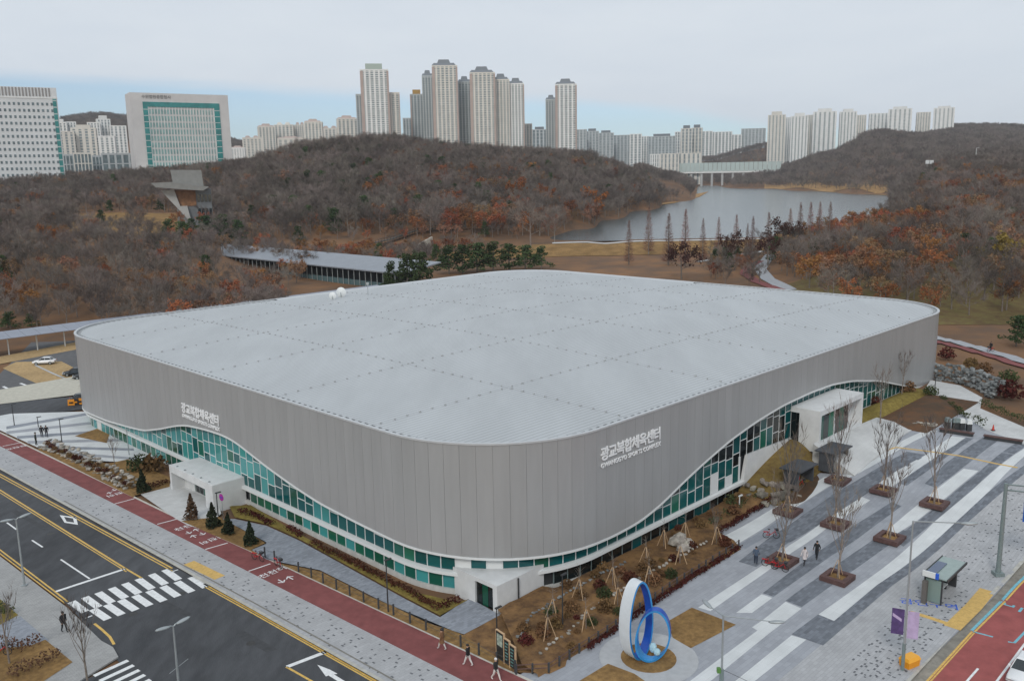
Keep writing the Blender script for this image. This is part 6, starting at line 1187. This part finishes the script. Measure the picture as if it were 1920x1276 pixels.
# ------------------------------------------------------------------ the town beyond
def facade_box(name, lab, cat, x0, x1, ytop, d, wallc, glassc, cols, fl, depth=14, group=None, turn=0.0, crown=None, sidec=None, base=None, pier=.42, crownc=None, band=True):
    """apartment or office block d survey units away: glazed core, vertical piers and floor slabs standing proud of it"""
    c = polar((x0+x1)/2, d); wd = (x1-x0)/1676*d*K; yh = 638-FPX*math.tan(PITCH)-math.tan(ROLL)*((x0+x1)/2-960); zt = CAM_H+(yh-ytop)/FPX*d*K*math.cos(PITCH)*1.018; zb_ = gz(c.x, c.y)-3 if base is None else base
    if zt < zb_+4: zt = zb_+4
    rz = math.atan2(c.y, c.x)-math.pi/2+turn; o = thing(name, lab, cat, (c.x, c.y, zb_), rz, group); H = zt-zb_; w2 = wd/2
    q = MB(); q.box(-w2+.35, w2-.35, .35, depth-.35, 0, H-.6); q.build('glazing', glassc, o, kind='stuff')
    q = MB(); n = cols
    for k in range(n+1):
        x = -w2+wd*k/n; pw_ = wd/n*pier*(1 if 0 < k < n else 1.1); q.box(max(-w2, x-pw_/2), min(w2, x+pw_/2), 0, .7, 0, H)
    nd = max(2, int(depth/5))
    for k in range(nd+1):
        y = depth*k/nd; 
        for sx in (-1, 1): q.box(sx*w2-.35, sx*w2+.35, max(.02, y-1.0), min(depth, y+1.0), 0, H-.02)
    q.build('pier', wallc, o, kind='stuff')
    if band:
        q = MB(); nf = max(2, int(fl))
        for k in range(nf+1): z = H*k/nf; q.box(-w2+.12, w2-.12, .14, depth-.1, max(0, z-.42), min(H, z+.42))
        q.build('floor_slab', wallc, o, kind='stuff')
    q = MB(); q.box(-w2+.05, w2-.05, .1, depth, H-1.6, H); q.build('parapet', wallc, o)
    if sidec: q = MB(); q.box(-w2-.3, -w2+wd*.10, -.15, depth*.6, 0, H-2); q.build('side_panel', sidec, o); q = MB(); q.box(w2-wd*.06, w2+.3, -.15, depth*.6, 0, H-2); q.build('side_panel', sidec, o)
    if crown:
        cm = crownc or wallc
        if crown == 'mansard': q = MB(); q.frus((w2*.97, depth*.46), (w2*.80, depth*.3), 0, crown_h(H)*.42); q.frus((w2*.52, depth*.3), (w2*.40, depth*.22), crown_h(H)*.42, crown_h(H), 0, (0, 0)); b = q.build('roof', cm, o); b.location = (-w2*.06, depth/2, H)
        elif crown == 'box': q = MB(); q.box(-w2*.62, w2*.58, depth*.2, depth*.8, H, H+crown_h(H)); q.build('roof_block', cm, o)
        elif crown == 'twin':
            for sx in (-.45, .4): q = MB(); q.frus((w2*.3, depth*.3), (w2*.16, depth*.2), 0, crown_h(H)*.9); b = q.build('roof', cm, o); b.location = (sx*w2, depth/2, H)
    return o
def crown_h(H): return max(2.5, min(7.5, H*.06))
CRM, WHC, GRC, BRC = mat('apartment cream', (.66, .635, .58), .8, .06, .12), mat('apartment white', (.74, .745, .73), .8, .06, .12), mat('apartment grey', (.46, .49, .50), .8, .08, .12), mat('apartment brown', (.43, .345, .31), .8, .08, .12)
GLA, GLB, GLT = mat('far glass', (.22, .265, .28), .3, .25, .25), mat('far glass dark', (.14, .185, .20), .25, .25, .25), mat('far glass teal', (.03, .22, .21), .2, .2, .2)
RFG, GOLD, MINT = mat('mansard grey', (.17, .19, .21), .7), mat('gold roof', (.42, .25, .06), .6), mat('mint roof', (.40, .47, .42), .7)
tw = 'tall apartment towers beyond the hill'
for x0, x1, yt, d, wc, cl, fl, cr, cc, sd, lab in (
    (690, 741, 141, 1300, WHC, 6, 46, 'box', MINT, BRC, 'tallest white apartment tower with a mint green rooftop block'), (680, 697, 184, 1320, GRC, 3, 36, None, None, None, 'narrow grey apartment wing left of the tallest tower'), (737, 760, 181, 1315, CRM, 3, 36, None, None, BRC, 'cream apartment wing right of the tallest tower'),
    (765, 781, 226, 1500, GRC, 3, 22, None, None, None, 'low blue grey block between the two tall tower groups'), (780, 804, 184, 1400, GRC, 4, 34, 'box', GOLD, BRC, 'apartment tower with a golden rooftop block'), (803, 824, 152, 1380, GRC, 4, 42, 'mansard', RFG, None, 'grey apartment tower with a dark cap beside the golden one'),
    (822, 868, 134, 1330, CRM, 6, 46, 'mansard', RFG, BRC, 'tall cream apartment tower with a grey mansard roof'), (869, 893, 162, 1370, GRC, 4, 40, 'mansard', RFG, None, 'grey glassy apartment tower in a gap between cream ones'), (891, 937, 146, 1330, CRM, 6, 44, 'mansard', RFG, BRC, 'broad cream apartment tower with brown left edge'),
    (933, 963, 158, 1345, CRM, 5, 42, 'mansard', RFG, None, 'cream apartment tower, second step of the descending row'), (961, 990, 165, 1350, WHC, 5, 40, 'mansard', RFG, BRC, 'pale apartment tower at the right end of the row'), (988, 1004, 236, 1420, CRM, 3, 20, None, None, None, 'low cream block at the right foot of the row'),
    (1004, 1032, 246, 1900, GRC, 4, 12, 'box', RFG, None, 'distant low grey block left of the separate pair'), (1030, 1050, 193, 1430, GRC, 4, 34, 'mansard', RFG, None, 'shorter grey tower of the separate pair on the right'), (1048, 1087, 166, 1400, WHC, 5, 40, 'mansard', RFG, BRC, 'taller pale tower of the separate pair on the right')):
    facade_box('apartment_tower', lab, 'apartment tower', x0, x1, yt, d, wc, GLA if wc != GRC else GLB, cl, fl, 16, tw, 0, cr, sd, None, .40, cc)
cg = 'cream apartment blocks left of the tall towers'
for i, (x0, x1, yt, d) in enumerate(((443, 467, 279, 1350), (466, 500, 261, 1420), (497, 527, 241, 1560), (526, 560, 238, 1600), (531, 580, 262, 1440), (565, 584, 238, 1620), (582, 614, 233, 1500), (612, 646, 244, 1640), (644, 681, 227, 1480))):
    facade_box('apartment_block', ('low white', 'low cream', 'narrow cream', 'cream', 'broad low cream', 'slim cream', 'taller cream', 'pale', 'widest cream')[i]+' apartment block, %s from left in the cluster left of the towers' % ('first', 'second', 'third', 'fourth', 'fifth', 'sixth', 'seventh', 'eighth', 'last')[i], 'apartment block', x0, x1, yt, d, CRM if i else WHC, GLA, 5, 22, 16, cg, .1*(i % 3-1), 'twin' if i % 2 else 'mansard', None, None, .5, BRC if i != 3 else CRM)
lg = 'pale apartment blocks between the two office slabs'
for i, (x0, x1, yt, d, wc) in enumerate(((114, 140, 234, 1500, WHC), (138, 158, 233, 1520, WHC), (116, 152, 250, 1300, CRM), (150, 192, 244, 1320, CRM), (181, 202, 234, 1480, WHC), (200, 222, 228, 1500, WHC), (192, 226, 258, 1330, WHC), (222, 250, 240, 1500, WHC))):
    facade_box('apartment_block', ('pale', 'second pale', 'lower cream', 'broad cream', 'white stepped', 'tallest white', 'low white', 'rightmost white')[i]+' apartment block behind the trees between the two office slabs', 'apartment block', x0, x1, yt, d, wc, GLA, 4, 18, 14, lg, .12*(i % 3-1), 'box' if i in (0, 3, 5) else None, None, None, .55)
for i, (x0, x1, yt, d, wc, lab) in enumerate(((122, 152, 291, 1000, GRC, 'low blue grey building at the foot of the left office slab'), (150, 180, 288, 980, CRM, 'low cream building between the office slabs'), (178, 206, 293, 1010, GRC, 'low grey building with bushes in front between the slabs'), (203, 262, 289, 950, GRC, 'long low dark fronted building left of the teal slab'))): facade_box('low_building', lab, 'low building', x0, x1, yt, d, wc, GLB, 5, 3, 12, 'low buildings at the office slabs', 0, None, None, None, .3)
rg = 'far apartment rows beyond the lake head'
NM = ['green grey', 'grey', 'pale green', 'second grey', 'white end', 'blue white', 'broad grey', 'slim tall pale', 'cream tall', 'second cream tall', 'white', 'long pale', 'low white right', 'pink topped long']
for i, (x0, x1, yt, d, wc) in enumerate(((1086, 1105, 246, 2150, GRC), (1104, 1128, 249, 2200, GRC), (1128, 1156, 252, 2200, GRC), (1155, 1188, 256, 2250, GRC), (1186, 1208, 254, 2150, WHC), (1207, 1222, 258, 2300, WHC), (1220, 1271, 258, 2250, GRC), (1270, 1284, 250, 2400, WHC), (1282, 1302, 244, 2350, CRM), (1301, 1320, 243, 2380, CRM), (1320, 1340, 249, 2950, WHC), (1338, 1376, 250, 2950, WHC), (1374, 1394, 255, 2950, WHC), (1394, 1438, 244, 2950, GRC))):
    facade_box('apartment_block', NM[i]+' apartment block in the far row between tall pair and right towers', 'apartment block', x0, x1, yt, d, wc, GLA, max(3, int((x1-x0)/6)), 15, 18, rg, .06*(i % 3-1), 'box' if i in (1, 2, 6, 8, 9) else None, None, None, .42, RFG)
for i, (x0, x1, yt, d) in enumerate(((1224, 1245, 290, 2050), (1243, 1278, 289, 2040), (1276, 1318, 288, 2045))): facade_box('low_building', ('small white', 'low cream', 'low brown ended')[i]+' building just above the pale viaduct', 'low building', x0, x1, yt, d, (WHC, CRM, CRM)[i], GLA, 5, 5, 14, 'low buildings above the viaduct', 0, None, None, None, .6)
hg = 'white apartment towers behind the right hill'
for i, (x0, x1, yt, d) in enumerate(((1443, 1474, 220, 2380), (1472, 1490, 224, 2450), (1486, 1516, 222, 2360), (1514, 1530, 220, 2480), (1527, 1568, 214, 2420), (1577, 1606, 214, 2440), (1604, 1624, 220, 2500), (1632, 1664, 217, 2560), (1667, 1707, 209, 2480), (1720, 1743, 215, 2560), (1751, 1786, 207, 2420))):
    facade_box('apartment_tower', ('leftmost white', 'slim second', 'third white', 'slim fourth', 'broad fifth', 'sixth white', 'seventh lower', 'eighth low peeking', 'ninth broad', 'tenth small', 'rightmost white')[i]+' apartment tower in the row behind the right hill', 'apartment tower', x0, x1, yt, d, WHC if i % 3 else CRM, GLA, 5, 26, 22, hg, .1*(i % 2), 'box' if i in (0, 2, 4, 5, 8, 10) else None, None, None, .62)
# two office slabs on the left, every window its own opening
def slab_building(name, lab, x0, x1, yt, d, nc, nf, wallm, glassm, wfrac, hfrac, depth, turn, extra=None, top=0.1, bot=.0):
    c = polar((x0+x1)/2, d); wd = (x1-x0)/1676*d*K/math.cos(turn); yh = 638-FPX*math.tan(PITCH)-math.tan(ROLL)*((x0+x1)/2-960); zt = CAM_H+(yh-yt)/FPX*d*K; zb_ = gz(c.x, c.y)-4; H = zt-zb_; o = thing(name, lab, 'office building', (c.x, c.y, zb_), math.atan2(c.y, c.x)-math.pi/2+turn); w2 = wd/2
    q = MB(); q.box(-w2, w2, .3, depth, 0, H); q.build('wall', wallm, o); cw, ch = wd*(extra or 1.0)/nc, H*(1-top)/nf; me = MB(); me.box(-cw*wfrac/2, cw*wfrac/2, -.02, .5, -ch*hfrac/2, ch*hfrac/2); me = me.mesh('window', glassm); x0_ = -w2+(wd-wd*(extra or 1.0))/2; q = MB()
    fr = MB(); fr.box(-cw*wfrac/2-.25, -cw*wfrac/2, .0, .32, -ch*hfrac/2, ch*hfrac/2); fm = fr.mesh('reveal', wallm)
    for i in range(nc):
        for j in range(nf):
            if nf-j > nf*(1-bot): continue
            obj('window', me, o, (x0_+cw*(i+.5), .12, ch*(j+.5)))
    return o, w2, H
o, w2, H = slab_building('office_slab', 'white office slab with a grid of small square windows at the left edge', -66, 119, 171, 760, 22, 15, mat('office white', (.66, .675, .68), .8, .04, .1), GLB, .46, .42, 26, .02, .93, .12)
q = MB(); q.box(w2-3.2, w2-.8, -.06, .3, 3, H*.9); q.build('glass_strip', GLT, o); q = MB(); [q.box(-w2+.5+k*2.15, -w2+1.4+k*2.15, -.05, .3, H*.92, H-.3) for k in range(int((2*w2-2)/2.15))]; q.build('crown_louvre', mat('louvre brown grey', (.28, .26, .25), .8), o, kind='stuff'); q = MB(); q.box(-w2-.2, w2+.2, .02, 1, H*.90, H*.915); q.build('cornice', WHC, o)
for k in range(15): q = MB(); q.box(w2-3.3, w2-.7, -.12, .3, 3+k*H*.06, 3.9+k*H*.06); q.build('spandrel', mat('pale spandrel', (.42, .50, .49), .7) if k == 0 else bpy.data.materials['pale spandrel'], o)
o, w2, H = slab_building('office_slab', 'broad office slab framed in teal glass with a curtain of pale fins', 271, 441, 184, 900, 22, 11, mat('office stone', (.60, .58, .565), .8, .05, .1), mat('pale teal glass', (.24, .40, .385), .3, .2, .2), .62, .72, 24, .20, .66, .17, .0)
q = MB(); q.box(-w2*.76, w2*.80, -.25, .3, H*.845, H*.90); q.box(-w2*.76, -w2*.66, -.25, .3, 4, H*.845); q.box(w2*.68, w2*.80, -.25, .3, 0, H*.845); q.build('teal_frame', GLT, o)
for k in range(12): z = H*.07*k+3; q = MB(); q.box(-w2*.765, -w2*.655, -.32, .28, z, z+.7); q.box(w2*.675, w2*.805, -.32, .28, z, z+.7); q.build('spandrel', bpy.data.materials['pale spandrel'], o)
for k in range(23): x = -w2*.66+k*w2*1.34/22; q = MB(); q.box(x-.2, x+.2, -.3, .32, 2, H*.845); q.build('fin', WHC, o)
q = MB(); q.box(-w2*.98, w2*.5, -9, -.4, 0, H*.16); q.build('podium', CRM, o); q = MB(); q.box(-w2*.9, w2*.45, -9.1, -8.9, H*.06, H*.10); q.box(-w2*.9, w2*.45, -9.1, -8.9, H*.125, H*.145); q.build('podium_glass', GLT, o)
c_ = bpy.data.curves.new('t', 'FONT'); c_.body = '수원법원종합청사'; c_.size = 3.2; c_.align_x = 'CENTER'; c_.align_y = 'CENTER'; t1 = bpy.data.objects.new('t', c_); COL.objects.link(t1); me = bpy.data.meshes.new_from_object(t1.evaluated_get(bpy.context.evaluated_depsgraph_get())); bpy.data.objects.remove(t1); me.materials.clear(); me.materials.append(BLACK); s_ = obj('roof_sign', me, o, (-w2*.48, -.1, H*.955)); s_.rotation_euler = (math.pi/2, 0, 0)
# viaduct at the lake head, road signs on the right
A, B = polar(1235, 2060), polar(1470, 1980); o = thing('viaduct', 'long pale green noise barrier viaduct across the lake head', 'viaduct', (A.x, A.y, 0), math.atan2(B.y-A.y, B.x-A.x)); L = (B-A).length; q = MB(); q.box(0, L, 0, 12, 33, 38); q.build('deck', WHC, o); n = 28
for k in range(n): q = MB(); q.box(k*L/n+.3, (k+1)*L/n-.3, -.4, 0, 36, 53); q.build('barrier_panel', mat('barrier pale green', (.44, .52, .50), .6, .05, .05) if k == 0 else bpy.data.materials['barrier pale green'], o)
for k in range(12): q = MB(); q.box((k+.5)*L/12-2, (k+.5)*L/12+2, 2, 10, 2, 33); q.build('pier', CONC, o)
def zrow(x, y, d): p = polar(x, d); yh = 638-FPX*math.tan(PITCH)-math.tan(ROLL)*(x-960); return Vector((p.x, p.y, CAM_H+(yh-y)/FPX*d*K))
for x0, y0, w_, h, m, lab in ((1744, 304, 3.2, 3.0, TRIM, 'small white road sign, left of two on the far road'), (1752, 304, 3.2, 3.0, TRIM, 'small white road sign, right of two on the far road'), (1805, 304, 6.5, 4.8, BLUEP, 'small blue road sign on the far road at the right')):
    P = zrow(x0, y0, 880); g = gz(P.x, P.y); o = thing('road_sign', lab, 'road sign', (P.x, P.y, g), 0, 'road signs on the far road'); q = MB(); q.box(-w_/2, w_/2, -.1, .1, P.z-g-h/2, P.z-g+h/2); q.build('panel', m, o); q = MB(); q.tube([(0, .15, 0), (0, .15, P.z-g)], .15, 6); q.build('post', STEEL, o)
for x0, yt, lab in ((1834, 279, 'tall thin pole beside the far road on the right'), (1874, 300, 'short thin pole beside the far road at the right')): P = zrow(x0, yt, 880); g = gz(P.x, P.y); o = thing('lamp_pole', lab, 'lamp post', (P.x, P.y, g), 0, 'poles on the far road'); q = MB(); q.tube([(0, 0, 0), (0, 0, P.z-g)], [.3, .18], 6); q.build('pole', TRIM, o); q = MB(); q.tube([(0, 0, P.z-g), (2.5, 0, P.z-g+.4)], .12, 5); q.build('arm', TRIM, o)
A, B = zrow(1738, 317, 885), zrow(1905, 320, 885); o = thing('guard_rail', 'pale guard rail along the far road on the right', 'guard rail', (A.x, A.y, A.z-2), math.atan2(B.y-A.y, B.x-A.x)); L = (B-A).length; q = MB(); q.box(0, L, -.2, .2, .6, 2.0); q.build('rail', CONC, o); n = 40; pm_ = MB(); pm_.box(-.12, .12, .2, .5, -2, 1.6); pme = pm_.mesh('post', STEEL); [obj('post', pme, o, (L*k/n, 0, 0)) for k in range(n+1)]
# ------------------------------------------------------------------ haze over the valley
hm = bpy.data.materials.new('haze'); hm.use_nodes = True; ht = hm.node_tree; ht.nodes.clear(); ho = N(ht, 'ShaderNodeOutputMaterial'); pv = N(ht, 'ShaderNodeVolumePrincipled'); pv.inputs['Color'].default_value = (.80, .86, .93, 1); pv.inputs['Density'].default_value = .00008; pv.inputs['Anisotropy'].default_value = .1; ht.links.new(pv.outputs[0], ho.inputs['Volume'])
zlo = float(ZZ.min())-1.5; q = MB(); q.box(-3000, 3000, -900, 4700, zlo, 290); hz = q.build('haze', hm); hz['kind'] = 'stuff'
S.cycles.volume_bounces = 0; S.cycles.volume_step_rate = 1.0; S.cycles.volume_max_steps = 64
